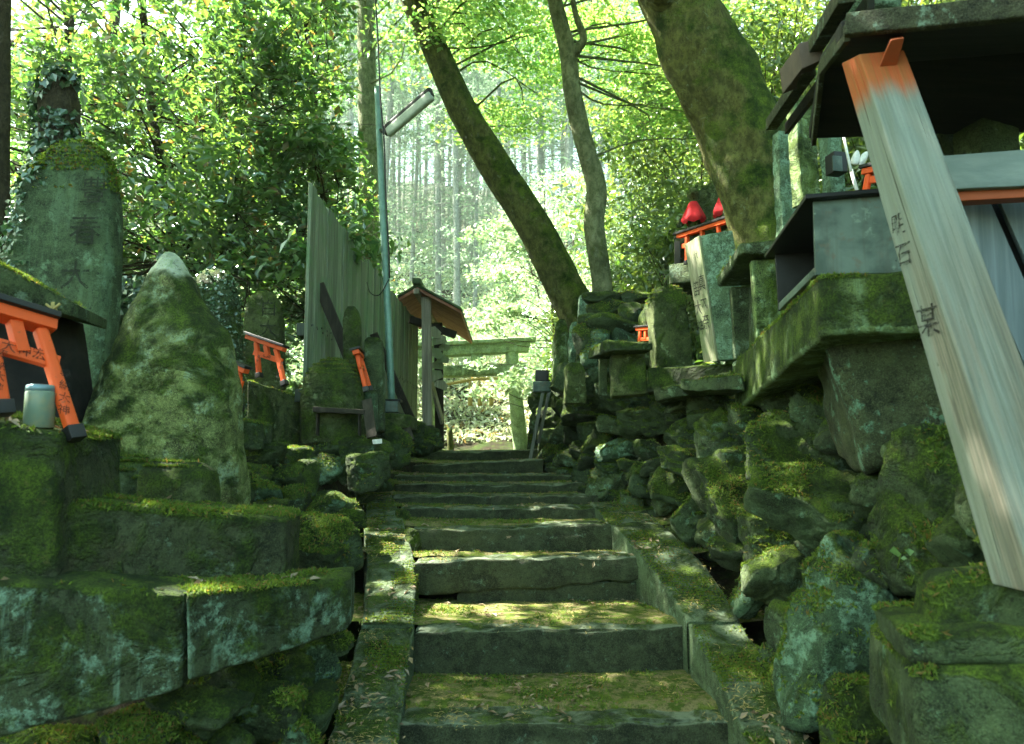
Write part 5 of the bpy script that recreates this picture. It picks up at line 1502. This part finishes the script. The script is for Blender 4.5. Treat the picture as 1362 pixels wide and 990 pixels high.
v, f = tube([P(592, 512, 11.6), P(618, 507, 11.6), P(640, 504, 11.6), P(682, 503, 11.6)], [.022, .024, .024, .022], 10, 60, .3, 9); obj('rope', Geo().add(v, f), M['straw'], parent=t)
for x in (625, 638, 653):
    v, f = tube([P(x, 507, 11.6), P(x, 516, 11.6), P(x + .5, 540, 11.6)], [.010, .028, .036], 10, 14, .25, 9); obj('tassel', Geo().add(v, f), M['straw'], parent=t)
v, f = tube([P(600, 606, 10.6), P(599, 590, 10.6), P(598, 570, 10.6)], [.05, .045, .04], 8, 8, .1); obj('short_post', Geo().add(v, f), M['bark'], label='short mossy wooden stake just left beyond the top step', cat='stake')
# ================================================================== trees
_sd = np.array([-.80 / .8544 * math.cos(R(54)), .30 / .8544 * math.cos(R(54)), math.sin(R(54))])
_rgs = np.random.default_rng(4242)
def open_gap(c, frac=.75):
    """crowns thinned to let sun reach the upper stairs: drop most clumps that stand between them and the sun"""
    c = np.asarray(c); k = (c[:, 2] - (E - .3)) / _sd[2]
    h = c - _sd * k[:, None]
    hit = (h[:, 0] > -1.1) & (h[:, 0] < .9) & (h[:, 1] > 4.2) & (h[:, 1] < 8.2) & (c[:, 2] > E + .8)
    return c[~(hit & (_rgs.random(len(c)) < frac))]
def make_tree(name, label, trunk, radii, bark, clumps, crad, per, leafm, size, seed, group=None, branches=True, forks=(), nseg=14, bump=.10, bfreq=3.0, aspect=.5, tilt=.6, droop=.25, cat='tree', twig_r=.012, n=40, maxb=400, loc=None, leafname='foliage'):
    base = np.array(trunk[0], float)
    if len(clumps): clumps = open_gap(clumps, .08 if name == 'broadleaf_tree' else .75)
    t = thing(name, label, cat, base, group)
    g = Geo()
    v, f = tube(trunk, radii, nseg, n, bump, bfreq, seed, cap=False); g.add(v, f)
    obj('trunk', g, M[bark], parent=t)
    rg = np.random.default_rng(seed + 1)
    path = spline(trunk, 60)
    if len(forks) or (branches and len(clumps)):
        g = Geo()
        for fk in forks:
            v, f = tube(fk[0], fk[1], 10, 24, bump, bfreq, seed + 3, cap=False); g.add(v, f)
        if branches:
            for c in np.asarray(clumps)[:maxb]:
                d = np.linalg.norm(path - c, axis=1) + np.clip(path[:, 2] - c[2] + .3, 0, 9) * 1.5
                i = int(np.argmin(d)); p0 = path[i]
                m = (p0 + c) / 2 + rg.normal(size=3) * .12 * np.linalg.norm(c - p0) + np.array([0, 0, .08 * np.linalg.norm(c - p0)])
                L = np.linalg.norm(c - p0)
                v, f = tube([p0, m, c], [twig_r * (.6 + .25 * L), twig_r * .7, twig_r * .25], 5, 7, .15, 6, cap=False); g.add(v, f)
                for q in range(2):
                    e = c + rg.normal(size=3) * np.asarray(crad) * .8
                    v, f = tube([(m + c) / 2, (c + e) / 2 + rg.normal(size=3) * .04, e], [twig_r * .4, twig_r * .25, twig_r * .15], 4, 4, 0, cap=False); g.add(v, f)
        obj('branches', g, M[bark], parent=t)
    if len(clumps):
        pts = clump_points(clumps, [np.asarray(crad) * rg.uniform(.7, 1.35) for _ in clumps], per, seed + 2)
        v, f = leaves_geo(pts, size, seed + 4, aspect, tilt, droop)
        obj(leafname, Geo().add(v, f), M[leafm], parent=t, smooth=False)
    return t

def pxof(p):
    p = np.asarray(p, float); r = p - np.array([0, 0, E])
    fw = np.array([0, CP, SP]); up = np.array([0, -SP, CP])
    d = r @ fw; d = np.where(d < .05, .05, d)
    return 681 + FPX * r[..., 0] / d, 495 - FPX * (r @ up) / d, d

def box_clumps(n, lo, hi, seed, keep=None):
    rg = np.random.default_rng(seed); out = []
    tries = 0
    while len(out) < n and tries < 60:
        c = rg.uniform(lo, hi, (n, 3)); tries += 1
        if keep is not None:
            c = c[keep(c)]
        out.extend(list(c))
    return np.array(out[:n])

def keep_left(c):        # the open gap above the fence shows the cedars
    x, y, d = pxof(c)
    lim = np.interp(y, [-400, 0, 60, 120, 300, 380, 440], [520, 440, 436, 440, 480, 500, 380])
    return (x < lim) & ((y < 540) | (x < 0))

# the leaning mossy trunk (A)
ta = [P(778, 432, 7.3), P(752, 385, 7.3), P(712, 305, 7.25), P(655, 215, 7.2), P(612, 140, 7.1), P(578, 65, 7.0), P(545, -10, 6.9), P(505, -110, 6.8), P(470, -260, 6.7)]
ca = np.vstack([box_clumps(15, (-2.4, 5.6, E + 4.4), (1.2, 9, E + 7.5), 21, lambda c: ~((pxof(c)[0] < 600) & (pxof(c)[1] > -60))),
                [P(x, y, Y) for x, y, Y in [(590, -10, 7.4), (640, 20, 7.6), (690, 5, 8.0), (730, 40, 8.0), (640, 70, 8.2), (700, 90, 8.4), (610, 30, 7.9), (670, 55, 8.8), (745, 95, 8.8),
                                            (560, 8, 7.0), (572, 50, 6.8), (640, 170, 7.9), (660, 150, 8.4), (700, 170, 9.0), (720, 130, 9.2)]]])
make_tree('maple_tree', 'mossy leaning tree curving up to the left over the stairs', ta, [.21, .185, .175, .165, .15, .13, .12, .1, .07], 'bark', ca, (.55, .55, .10), 430, 'leaf_maple', .052, 31, bump=.14, nseg=22, n=70, aspect=.75, tilt=.45)
# the slender trunk (B)
tb = [P(803, 408, 6.6), P(800, 372, 6.6), P(790, 300, 6.6), P(793, 250, 6.6), P(777, 190, 6.55), P(762, 125, 6.5), P(755, 70, 6.5), P(738, 0, 6.4), P(722, -90, 6.3), P(700, -200, 6.2)]
cb = np.vstack([box_clumps(13, (-.4, 5.2, E + 4.0), (2.8, 8.6, E + 6.8), 22),
                [P(x, y, Y) for x, y, Y in [(800, 20, 7.2), (830, 60, 7.6), (860, 30, 7.8), (790, 60, 8.2), (870, 100, 8.2), (820, 110, 8.8), (880, 140, 7.6), (920, 150, 7.8), (850, 170, 8.4), (900, 120, 8.6), (950, 185, 7.4)]]])
make_tree('maple_tree', 'slender pale trunked maple standing behind the cairn, forking at the top', tb, [.105, .095, .10, .098, .088, .082, .078, .07, .06, .05], 'bark_pale', cb, (.5, .5, .09), 430, 'leaf_maple', .050, 32,
          forks=[([P(757, 80, 6.5), P(768, 66, 6.45), P(776, 50, 6.45), P(766, 20, 6.4), P(758, -20, 6.4)], [.05, .045, .035, .028, .02])], bump=.12, nseg=18, n=60, aspect=.75, tilt=.45)
# the big trunk (C)
tc = [P(1040, 420, 4.75), P(1030, 330, 4.75), P(1010, 262, 4.75), P(985, 195, 4.75), P(955, 120, 4.7), P(918, 42, 4.65), P(885, -20, 4.6), P(830, -130, 4.5), P(760, -300, 4.4)]
cc_ = box_clumps(32, (-1.6, 1.2, E + 4.2), (3.6, 6.5, E + 7.0), 23)  # unseen overhead crown, placed to shade the steps below
make_tree('big_tree', 'thick gnarled mossy trunk leaning from the right hillside over the shrines', tc, [.30, .27, .245, .265, .265, .245, .215, .19, .14], 'bark_big', cc_, (.7, .7, .3), 380, 'leaf_broad', .10, 33, bump=.34, bfreq=3.0, nseg=56, n=150, twig_r=.03,
          forks=[([P(905, 15, 4.6), P(875, -20, 4.4), P(840, -50, 4.2)], [.12, .10, .08])])

# left broadleaf trees
LT = [('slim broadleaf tree behind the pointed rock, its trunk curving left', [P(238, 350, 6.4), P(226, 290, 6.4), P(214, 215, 6.4), P(200, 135, 6.4), P(192, 40, 6.4), P(186, -120, 6.3)], [.05, .048, .042, .036, .03, .02],
       (-4.9, 5.2, E + .3), (-1.6, 7.8, E + 3.8), 88),
      ('slim dark trunked broadleaf tree, middle of the left thicket', [P(290, 368, 6.6), P(312, 280, 6.6), P(316, 190, 6.6), P(320, 90, 6.6), P(322, -100, 6.5)], [.05, .045, .038, .03, .022],
       (-3.6, 5.4, E + .5), (-1.0, 8.2, E + 4.3), 88),
      ('broadleaf tree at the far left of the thicket', [P(60, 420, 7.2), P(70, 250, 7.2), P(90, 60, 7.2), P(100, -120, 7.2)], [.07, .06, .05, .04],
       (-7.6, 5.6, E + .1), (-3.4, 9.0, E + 4.8), 105),
      ('leafy tree overhanging the fence top beside the pale trunk', [P(452, 480, 7.6), P(440, 330, 7.6), P(424, 200, 7.6), P(410, 60, 7.5), P(400, -90, 7.4)], [.06, .055, .045, .035, .025],
       (-2.7, 5.9, E + 1.3), (-1.0, 8.4, E + 5.6), 105),
      ('deep background tree closing the left thicket', [P(350, 470, 10.5), P(340, 250, 10.5), P(330, 20, 10.4)], [.10, .08, .06],
       (-7.5, 9.0, E + .1), (-2.0, 12.5, E + 6.5), 70),
      ('tall tree behind the tall inscribed stone', [P(150, 430, 9.5), P(140, 200, 9.5), P(160, -60, 9.4)], [.09, .08, .06],
       (-9.5, 8.0, E + .1), (-4.5, 12.0, E + 6.0), 62)]
for i, (lb, tr_, rd, lo, hi, nc) in enumerate(LT):
    cl = box_clumps(nc, lo, hi, 50 + i, keep_left)
    make_tree('broadleaf_tree', lb, tr_, rd, 'bark_dark', cl, (.34, .34, .2), 150, 'leaf_broad', .088 if i < 4 else .11, 60 + i, group='broadleaf trees of the left thicket', nseg=10, twig_r=.011, aspect=.46, tilt=.65,
              forks=[([tr_[2], tr_[2] + np.array([-.4, -.1, .12]), tr_[2] + np.array([-.95, -.2, .25])], [.022, .016, .008])] if i < 2 else ())
# dark near trunk at the picture's left edge, with an unseen high canopy added to shade the stairs
cn = np.vstack([box_clumps(85, (-8.5, -1.5, E + 4.6), (-.6, 6.0, E + 7.5), 70), box_clumps(9, (-3.2, 2.0, E + 5.4), (-1.5, 3.9, E + 6.4), 170)])  # second group added to keep the sun off the big post
make_tree('shade_tree', 'dark trunk cut by the left edge of the picture, its unseen canopy added for shade', [P(0, 620, 4.4), P(-6, 300, 4.4), P(-4, 120, 4.4), P(2, -40, 4.4), P(20, -300, 4.4)], [.09, .08, .07, .06, .05], 'bark_dark', cn, (.85, .85, .35), 420, 'leaf_broad', .12, 71, twig_r=.02)
# pale straight trunk behind the fence
cp = box_clumps(34, (-3.6, 7.0, E + 5.2), (-.6, 10.5, E + 8.5), 72)
make_tree('pale_tree', 'straight pale trunk rising behind the lamp pole', [P(500, 560, 9.8), P(492, 330, 9.8), P(489, 170, 9.8), P(487, 0, 9.8), P(485, -300, 9.8)], [.145, .135, .13, .12, .1], 'bark_pale', cp, (.6, .6, .3), 200, 'leaf_broad', .10, 73, nseg=18, n=50, bump=.06)

cg = box_clumps(46, (-.55, 9.9, E + .75), (1.5, 11.2, E + 3.1), 271)
make_tree('sapling', 'sunlit broad leaved sapling reaching over the right end of the stone gate', [P(752, 600, 10.6), P(748, 520, 10.6), P(735, 420, 10.6), P(740, 330, 10.6)], [.03, .026, .02, .012], 'bark_dark', cg, (.26, .26, .12), 70, 'leaf_bush', .09, 272, twig_r=.008, nseg=8)
# ---- bushes and saplings in the sunlit middle distance (crowns that share meshes)
def bush_proto(name, label, leafm, size, n, rad, h, seed, per=120, aspect=.42, group=None, tilt=.7, stems=6, cr=(.32, .32, .22)):
    rg = np.random.default_rng(seed)
    t = thing(name, label, 'bush' if h < 2.2 else 'tree', (0, 0, 0), group)
    q = rg.normal(size=(n, 3)); q /= np.linalg.norm(q, axis=1)[:, None]; q *= rg.uniform(.35, 1, (n, 1)) ** .5
    c = q * np.array([rad, rad, h * .45]) + np.array([0, 0, h * .55])
    c += vfbm(c, 1.1, 2, seed) * .25
    g = Geo()
    for k in range(stems):
        e = c[rg.integers(n)]
        v, f = tube([[rg.uniform(-.08, .08), rg.uniform(-.08, .08), -.1], e * np.array([.4, .4, .5]) + rg.normal(size=3) * .08, e], [.022, .016, .006], 5, 8, .1, cap=False); g.add(v, f)
    for k in range(min(n, 60)):
        b = c[k] * np.array([.45, .45, .6])
        v, f = tube([b, (b + c[k]) / 2 + rg.normal(size=3) * .05, c[k]], [.009, .006, .003], 4, 4, 0, cap=False); g.add(v, f)
    obj('stems', g, M['bark_dark'], parent=t)
    pts = clump_points(c, [cr] * n, per, seed)
    pts = pts[pts[:, 2] > .02]
    v, f = leaves_geo(pts, size, seed, aspect, tilt, .3)
    obj('foliage', Geo().add(v, f), M[leafm], parent=t, smooth=False)
    return t
def dup(root, loc, rz=0., s=1., label=None, group=None):
    r = root.copy(); COL.objects.link(r); r.location = [float(x) for x in loc]; r.rotation_euler = (0, 0, rz); r.scale = (s, s, s)
    if label: r['label'] = label
    if group: r['group'] = group
    for ch in root.children:
        c = ch.copy(); COL.objects.link(c); c.parent = r
    return r
def move(root, loc, rz=0., s=1.):
    root.location = [float(x) for x in loc]; root.rotation_euler = (0, 0, rz); root.scale = (s, s, s)

def gz(x, y): return float(ground(np.array([x]), np.array([y]))[0])
protoA = bush_proto('sunlit_bush', 'sunlit pale green bush in the middle distance beyond the stairs', 'leaf_bush', .085, 70, 1.1, 2.0, 201, 110, group='sunlit bushes beyond the stairs')
protoB = bush_proto('sapling', 'tall thin sapling with loose bright foliage on the far slope', 'leaf_bush', .085, 80, 1.3, 4.2, 202, 80, group='saplings on the far slope', stems=3, cr=(.4, .4, .16))
protoC = bush_proto('evergreen_shrub', 'dark evergreen shrub on the right hillside', 'leaf_slope', .10, 80, 1.0, 2.2, 203, 120, aspect=.34, group='evergreen shrubs on the right hillside')
protoD = bush_proto('hillside_tree', 'leafy tree high on the right hillside', 'leaf_slope', .10, 110, 1.7, 5.0, 204, 110, aspect=.4, group='leafy trees on the right hillside', stems=3, cr=(.45, .45, .25))
rg = np.random.default_rng(88)
spotsA = [(-.9, 16.5), (1.2, 15.5), (2.3, 13.0), (3.4, 14.5), (.2, 18.5), (1.9, 17.5), (-2.6, 15), (3.9, 11.6), (-1.8, 19), (4.6, 13), (-.4, 21), (2.7, 20), (2.0, 11.6), (-3.4, 18), (1.4, 13.2), (-3.0, 13.0), (-5.5, 13.5), (-8, 14), (-6.5, 16), (-4.5, 15), (-9.5, 17)]
for i, (x, y) in enumerate(spotsA):
    s = rg.uniform(.8, 1.3) * (.62 if y > 16.2 else 1); L = (x, y, gz(x, y) - .1)
    if i == 0: move(protoA, L, 0, s)
    else: dup(protoA, L, rg.uniform(0, 6.28), s)
spotsB = [(1.0, 17.8), (.3, 20.5), (2.9, 16.5), (4.4, 18.5), (3.9, 22), (5.8, 16.5), (5.6, 21), (3.3, 12.8), (-5.6, 15.5), (-7.6, 17), (-9.5, 15), (-4.4, 17.5), (-7, 20)]
for i, (x, y) in enumerate(spotsB):
    s = rg.uniform(.8, 1.3); L = (x, y, gz(x, y) - .1)
    if i == 0: move(protoB, L, 0, s)
    else: dup(protoB, L, rg.uniform(0, 6.28), s)
spotsC = [(1.55, 8.4), (2.3, 7.6), (1.2, 9.4), (2.9, 8.8), (3.6, 7.4), (2.1, 9.8), (4.2, 9.0), (3.2, 6.4), (4.6, 7.2), (3.0, 10.2), (5.4, 8.4), (1.0, 7.9), (4.4, 5.6), (1.75, 7.0), (5.0, 10.2)]
for i, (x, y) in enumerate(spotsC):
    s = rg.uniform(.55, .85); L = (x, y, gz(x, y) - .1)
    if i == 0: move(protoC, L, 0, s)
    else: dup(protoC, L, rg.uniform(0, 6.28), s)
spotsD = [(4.6, 9.5), (5.8, 8.0), (3.9, 11.5), (6.2, 10.8), (7.4, 9.2), (5.2, 13.5), (7.0, 13.0), (8.6, 11.5), (2.9, 8.6), (3.5, 9.6), (2.6, 10.6), (3.9, 8.0), (4.0, 10.4), (5.6, 6.2), (7.0, 6.6), (9.5, 9.0), (7.5, 16), (9.5, 14)]
for i, (x, y) in enumerate(spotsD):
    s = rg.uniform(.7, 1.15); L = (x, y, gz(x, y) - .1)
    if i == 0: move(protoD, L, 0, s)
    else: dup(protoD, L, rg.uniform(0, 6.28), s)

# ---- far cedars
def cedar_proto(seed):
    rg = np.random.default_rng(seed)
    t = thing('cedar_tree', 'tall slim cedar in the bright far plantation', 'cedar', (0, 0, 0), 'far cedars of the plantation')
    H = 19.0
    v, f = tube([[0, 0, -.5], [.05, .02, H * .5], [0, 0, H]], [.115, .09, .03], 8, 14, .05, 1, seed, cap=False); g = Geo(); g.add(v, f)
    for k in range(46):
        z = H * rg.uniform(.08, .6); a = rg.uniform(0, 6.28); l = rg.uniform(.5, 1.5)
        d = np.array([math.cos(a), math.sin(a), 0])
        v, f = tube([[0, 0, z], d * l * .5 + [0, 0, z + .02], d * l + [0, 0, z - .22 * l]], [.022, .014, .007], 4, 5, 0, cap=False); g.add(v, f)
    obj('trunk', g, M['bark_cedar'], parent=t)
    n = 90
    zz = H * rg.uniform(.45, 1.0, n); rr = 1.7 * (1.05 - zz / H) ** .6 * rg.uniform(.3, 1, n); a = rg.uniform(0, 6.28, n)
    c = np.stack([rr * np.cos(a), rr * np.sin(a), zz], 1)
    pts = clump_points(c, [(.5, .5, .28)] * n, 34, seed)
    m = 60; a = rg.uniform(0, 6.28, m); rr = rg.uniform(.3, 1.5, m); c = np.stack([rr * np.cos(a), rr * np.sin(a), H * rg.uniform(.04, .45, m)], 1)
    pts = np.vstack([pts, clump_points(c, [(.45, .45, .2)] * m, 11, seed + 5)])
    v, f = leaves_geo(pts, .19, seed, .30, .6, .8)
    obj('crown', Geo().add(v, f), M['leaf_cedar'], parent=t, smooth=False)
    return t
protos = [cedar_proto(301), cedar_proto(302), cedar_proto(303)]
k = 0
for row, Y in enumerate(np.linspace(25, 66, 13)):
    half = Y * .62
    nx = int(2 * half / (2.3 + .012 * Y))
    for j in range(nx):
        x = -half * .8 + 2 * half * .8 * (j + .5) / nx + rg.uniform(-.8, .8); y = Y + rg.uniform(-1.2, 1.2)
        px, _, _ = pxof(np.array([x, y, E]))
        if px < 300 or px > 960: continue
        if Y < 29 and 530 < px < 600: continue
        if rg.random() < .12: continue
        s = rg.uniform(.85, 1.2); L = (x, y, gz(x, y)); pr = protos[k % 3]
        if k < 3: move(pr, L, rg.uniform(0, 6), s); r_ = pr
        else: r_ = dup(pr, L, rg.uniform(0, 6.28), s)
        r_.rotation_euler = (rg.normal() * .02, rg.normal() * .025, r_.rotation_euler[2]); w_ = rg.uniform(.7, 1.35); r_.scale = (s * w_, s * w_, s)
        k += 1
print('cedars', k)

# ---- undergrowth, moss blades, leaf litter
def scatter_ground(n, lo, hi, seed, keep=None):
    rg = np.random.default_rng(seed)
    x = rg.uniform(lo[0], hi[0], n); y = rg.uniform(lo[1], hi[1], n)
    z = ground(x, y)
    p = np.stack([x, y, z], 1)
    return p[keep(p)] if keep is not None else p
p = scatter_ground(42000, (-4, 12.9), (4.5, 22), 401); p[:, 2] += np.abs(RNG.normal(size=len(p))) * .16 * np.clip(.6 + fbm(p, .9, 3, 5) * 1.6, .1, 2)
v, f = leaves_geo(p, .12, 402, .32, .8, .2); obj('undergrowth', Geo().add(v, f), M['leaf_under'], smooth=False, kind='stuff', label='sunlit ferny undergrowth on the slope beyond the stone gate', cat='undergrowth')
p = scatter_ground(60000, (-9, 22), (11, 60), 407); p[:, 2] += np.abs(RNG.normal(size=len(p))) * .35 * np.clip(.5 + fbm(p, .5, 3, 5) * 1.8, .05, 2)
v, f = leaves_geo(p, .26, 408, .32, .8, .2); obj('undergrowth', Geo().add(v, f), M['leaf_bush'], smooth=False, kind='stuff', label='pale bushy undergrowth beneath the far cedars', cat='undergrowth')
p = scatter_ground(26000, (-7, 3.6), (-1.15, 12), 403, lambda p: p[:, 0] < np.interp(p[:, 1], [3.6, 4.6, 9, 12], [-2.2, -1.5, -1.4, -1.2])); p[:, 2] += np.abs(RNG.normal(size=len(p))) * .14
v, f = leaves_geo(p, .075, 404, .45, .8, .2); obj('ground_cover', Geo().add(v, f), M['leaf_slope'], smooth=False, kind='stuff', label='leafy ground cover behind the left stones', cat='ground cover')
p = scatter_ground(36000, (.6, 5.2), (8, 14), 405, lambda p: p[:, 0] > np.interp(p[:, 1], *XBs) + .75); p[:, 2] += np.abs(RNG.normal(size=len(p))) * .13
v, f = leaves_geo(p, .075, 406, .45, .8, .2); obj('ground_cover', Geo().add(v, f), M['leaf_slope'], smooth=False, kind='stuff', label='leafy ground cover on the right hillside', cat='ground cover')

# surfaces on which moss and litter lie: sampled from the finished meshes
def collect(names, up=.55, ymax=8.2):
    V = []; N = []; A = []
    for o in bpy.data.objects:
        if o.type != 'MESH' or o.name.split('.')[0] not in names: continue
        me = o.data; n = len(me.vertices)
        co = np.zeros(n * 3); me.vertices.foreach_get('co', co); co = co.reshape(-1, 3) + np.array(o['wloc'])
        m = len(me.polygons); ce = np.zeros(m * 3); me.polygons.foreach_get('center', ce); ce = ce.reshape(-1, 3) + np.array(o['wloc'])
        no = np.zeros(m * 3); me.polygons.foreach_get('normal', no); no = no.reshape(-1, 3)
        ar = np.zeros(m); me.polygons.foreach_get('area', ar)
        k = (no[:, 2] > up) & (ce[:, 1] < ymax)
        V.append(ce[k]); N.append(no[k]); A.append(ar[k])
    return np.concatenate(V), np.concatenate(N), np.concatenate(A)
def sprinkle(names, n, seed, up=.55, nfreq=4.0, bias=0.0, pow_=1.0, near=True, jitter=.012):
    c, no, a = collect(names, up)
    w = a * np.clip(fbm(c, nfreq, 3, seed) + bias, 0, 1) ** pow_
    if near: w = w / np.clip(c[:, 1], 1.5, 9) ** 1.6
    rg = np.random.default_rng(seed); i = rg.choice(len(c), n, p=w / w.sum())
    return c[i] + rg.normal(size=(n, 3)) * np.array([jitter, jitter, 0]), no[i]
c, no = sprinkle({'path'}, 60000, 501, .3, 5.0, .12)
N = no * .15 + np.array([0, -.25, .1])
v, f = leaves_geo(c + np.array([0, 0, .004]), .018, 502, .25, .9, -1.2, normals=N, size_var=.5)
obj('tread_moss', Geo().add(v, f), M['moss_blade'], smooth=False, kind='stuff', label='short moss and grass growing on the treads between the step stones', cat='moss')
c, no = sprinkle({'wall_rock', 'mossy_rock', 'rock', 'cap_stone', 'kerb_stone', 'ledge_stone', 'plinth', 'foot_block', 'stone_ledge', 'cairn_rock', 'squared_block', 'coping_slab', 'roof', 'stone_body', 'mossy_pillar'}, 170000, 503, .2, 6.0, .10, 1.0, jitter=.004)
k = (np.abs(c[:, 0]) < 2.4) & (c[:, 1] > 1.4)
c, no = c[k], no[k]
v, f = leaves_geo(c + no * .004, .016, 504, .26, .9, -.8, normals=no * .5 + RNG.normal(size=c.shape) * .6, size_var=.5)
obj('stone_moss', Geo().add(v, f), M['moss_blade'], smooth=False, kind='stuff', label='fuzzy moss cushions on the tops of the rocks and blocks', cat='moss')
c, no = sprinkle({'path', 'stone_step', 'kerb_stone', 'coping_slab', 'squared_block'}, 1700, 505, .5, 3.0, .1, 1.5, jitter=.01)
v, f = leaves_geo(c + no * .006, .031, 506, .42, .22, .0, normals=no, size_var=.6, fold=.25)
obj('fallen_leaves', Geo().add(v, f), M['leaf_dead'], smooth=False, kind='stuff', label='dry fallen leaves scattered over the steps and kerbs', cat='fallen leaves')
c, no = sprinkle({'kerb_stone', 'path', 'stone_step'}, 17000, 507, .5, 6.0, .05, 1.0, jitter=.01)
v, f = leaves_geo(c + no * .004, .020, 508, .12, .2, .0, normals=no, size_var=.6)
obj('needle_litter', Geo().add(v, f), M['straw'], smooth=False, kind='stuff', label='thin straw coloured needle litter on the kerbs and treads', cat='leaf litter')
# a green seedling on the right wall and pink petals on the kerb
t = thing('seedling', 'small bright green seedling sprouting between the right wall rocks', 'seedling', P(1194, 756, 2.0))
g = Geo(); b0 = P(1194, 756, 2.02)
v, f = tube([b0, b0 + [0, -.02, .04]], [.002, .0015], 5); obj('stem', Geo().add(v, f), M['moss_blade'], parent=t)
v, f = leaves_geo(np.array([b0 + [-.02, -.03, .045], b0 + [.018, -.03, .047], b0 + [0, -.035, .03]]), .032, 3, .9, .2, 0, normals=np.array([[0, -.6, 1.]] * 3)); obj('leaves', Geo().add(v, f), M['leaf_maple'], parent=t, smooth=False)

# ================================================================== air, light, camera
v, f = box_grid(np.array([-1., 1]), np.array([-1., 1]), np.array([-1., 1]))
hz = obj('haze', Geo().add(v * np.array([75, 80, 32]) + np.array([0, 68, 28]), f), new_mat('haze_air')[0], smooth=False, kind='stuff', label='pale sunlit haze between the far cedars', cat='haze')
hn = hz.data.materials[0].node_tree; pv = hn.nodes.new('ShaderNodeVolumePrincipled'); pv.inputs['Density'].default_value = .0010; pv.inputs['Color'].default_value = (.82, .95, .9, 1); pv.inputs['Anisotropy'].default_value = .3
ho = hn.nodes.new('ShaderNodeOutputMaterial'); hn.links.new(pv.outputs[0], ho.inputs['Volume'])
SUN_EL, SUN_AZ = R(54), math.atan2(-.80, .30)      # azimuth measured from +Y towards +X
sd = Vector((math.sin(SUN_AZ) * math.cos(SUN_EL), math.cos(SUN_AZ) * math.cos(SUN_EL), math.sin(SUN_EL)))
w = bpy.data.worlds.new('World'); scene.world = w; w.use_nodes = True
nt = w.node_tree; nt.nodes.clear()
sky = nt.nodes.new('ShaderNodeTexSky'); sky.sky_type = 'NISHITA'; sky.sun_disc = False
sky.sun_elevation = SUN_EL; sky.sun_rotation = SUN_AZ; sky.air_density = 1.0; sky.dust_density = 2.5; sky.ozone_density = .6
bg = nt.nodes.new('ShaderNodeBackground'); bg.inputs[1].default_value = .1
ow = nt.nodes.new('ShaderNodeOutputWorld')
tm = nt.nodes.new('ShaderNodeMix'); tm.data_type = 'RGBA'; tm.blend_type = 'MULTIPLY'; tm.inputs[0].default_value = 1; tm.inputs[7].default_value = (.90, 1.03, .74, 1)
nt.links.new(sky.outputs[0], tm.inputs[6]); nt.links.new(tm.outputs[2], bg.inputs[0]); nt.links.new(bg.outputs[0], ow.inputs[0])
sl = bpy.data.lights.new('sun', 'SUN'); sl.energy = 5.0; sl.angle = R(.5); sl.color = (1, .95, .84)
so = bpy.data.objects.new('sun', sl); COL.objects.link(so)
so.rotation_euler = sd.to_track_quat('Z', 'Y').to_euler(); so.location = (-8, 3, 14)

cam = bpy.data.cameras.new('camera'); cam.sensor_width = 36; cam.lens = FPX / 1362 * 36
cam.clip_start = .05; cam.clip_end = 400
co = bpy.data.objects.new('camera', cam); COL.objects.link(co)
co.location = (0, 0, E); co.rotation_euler = (R(90) + PITCH, 0, 0)
cam.dof.use_dof = True; cam.dof.focus_distance = 4.8; cam.dof.aperture_fstop = 4.5
scene.camera = co
vs = scene.view_settings; scene.display_settings.display_device = 'sRGB'
vs.view_transform = 'Standard'; vs.look = 'None'; vs.gamma = 1; vs.use_curve_mapping = False; vs.exposure = 3.3
cy = scene.cycles
cy.max_bounces = 6; cy.diffuse_bounces = 3; cy.glossy_bounces = 2; cy.transmission_bounces = 4; cy.transparent_max_bounces = 8; cy.volume_bounces = 0
cy.use_denoising = True; cy.denoiser = 'OPENIMAGEDENOISE'; cy.use_adaptive_sampling = True; cy.adaptive_threshold = .02
cy.sample_clamp_indirect = 8; cy.caustics_reflective = False; cy.caustics_refractive = False
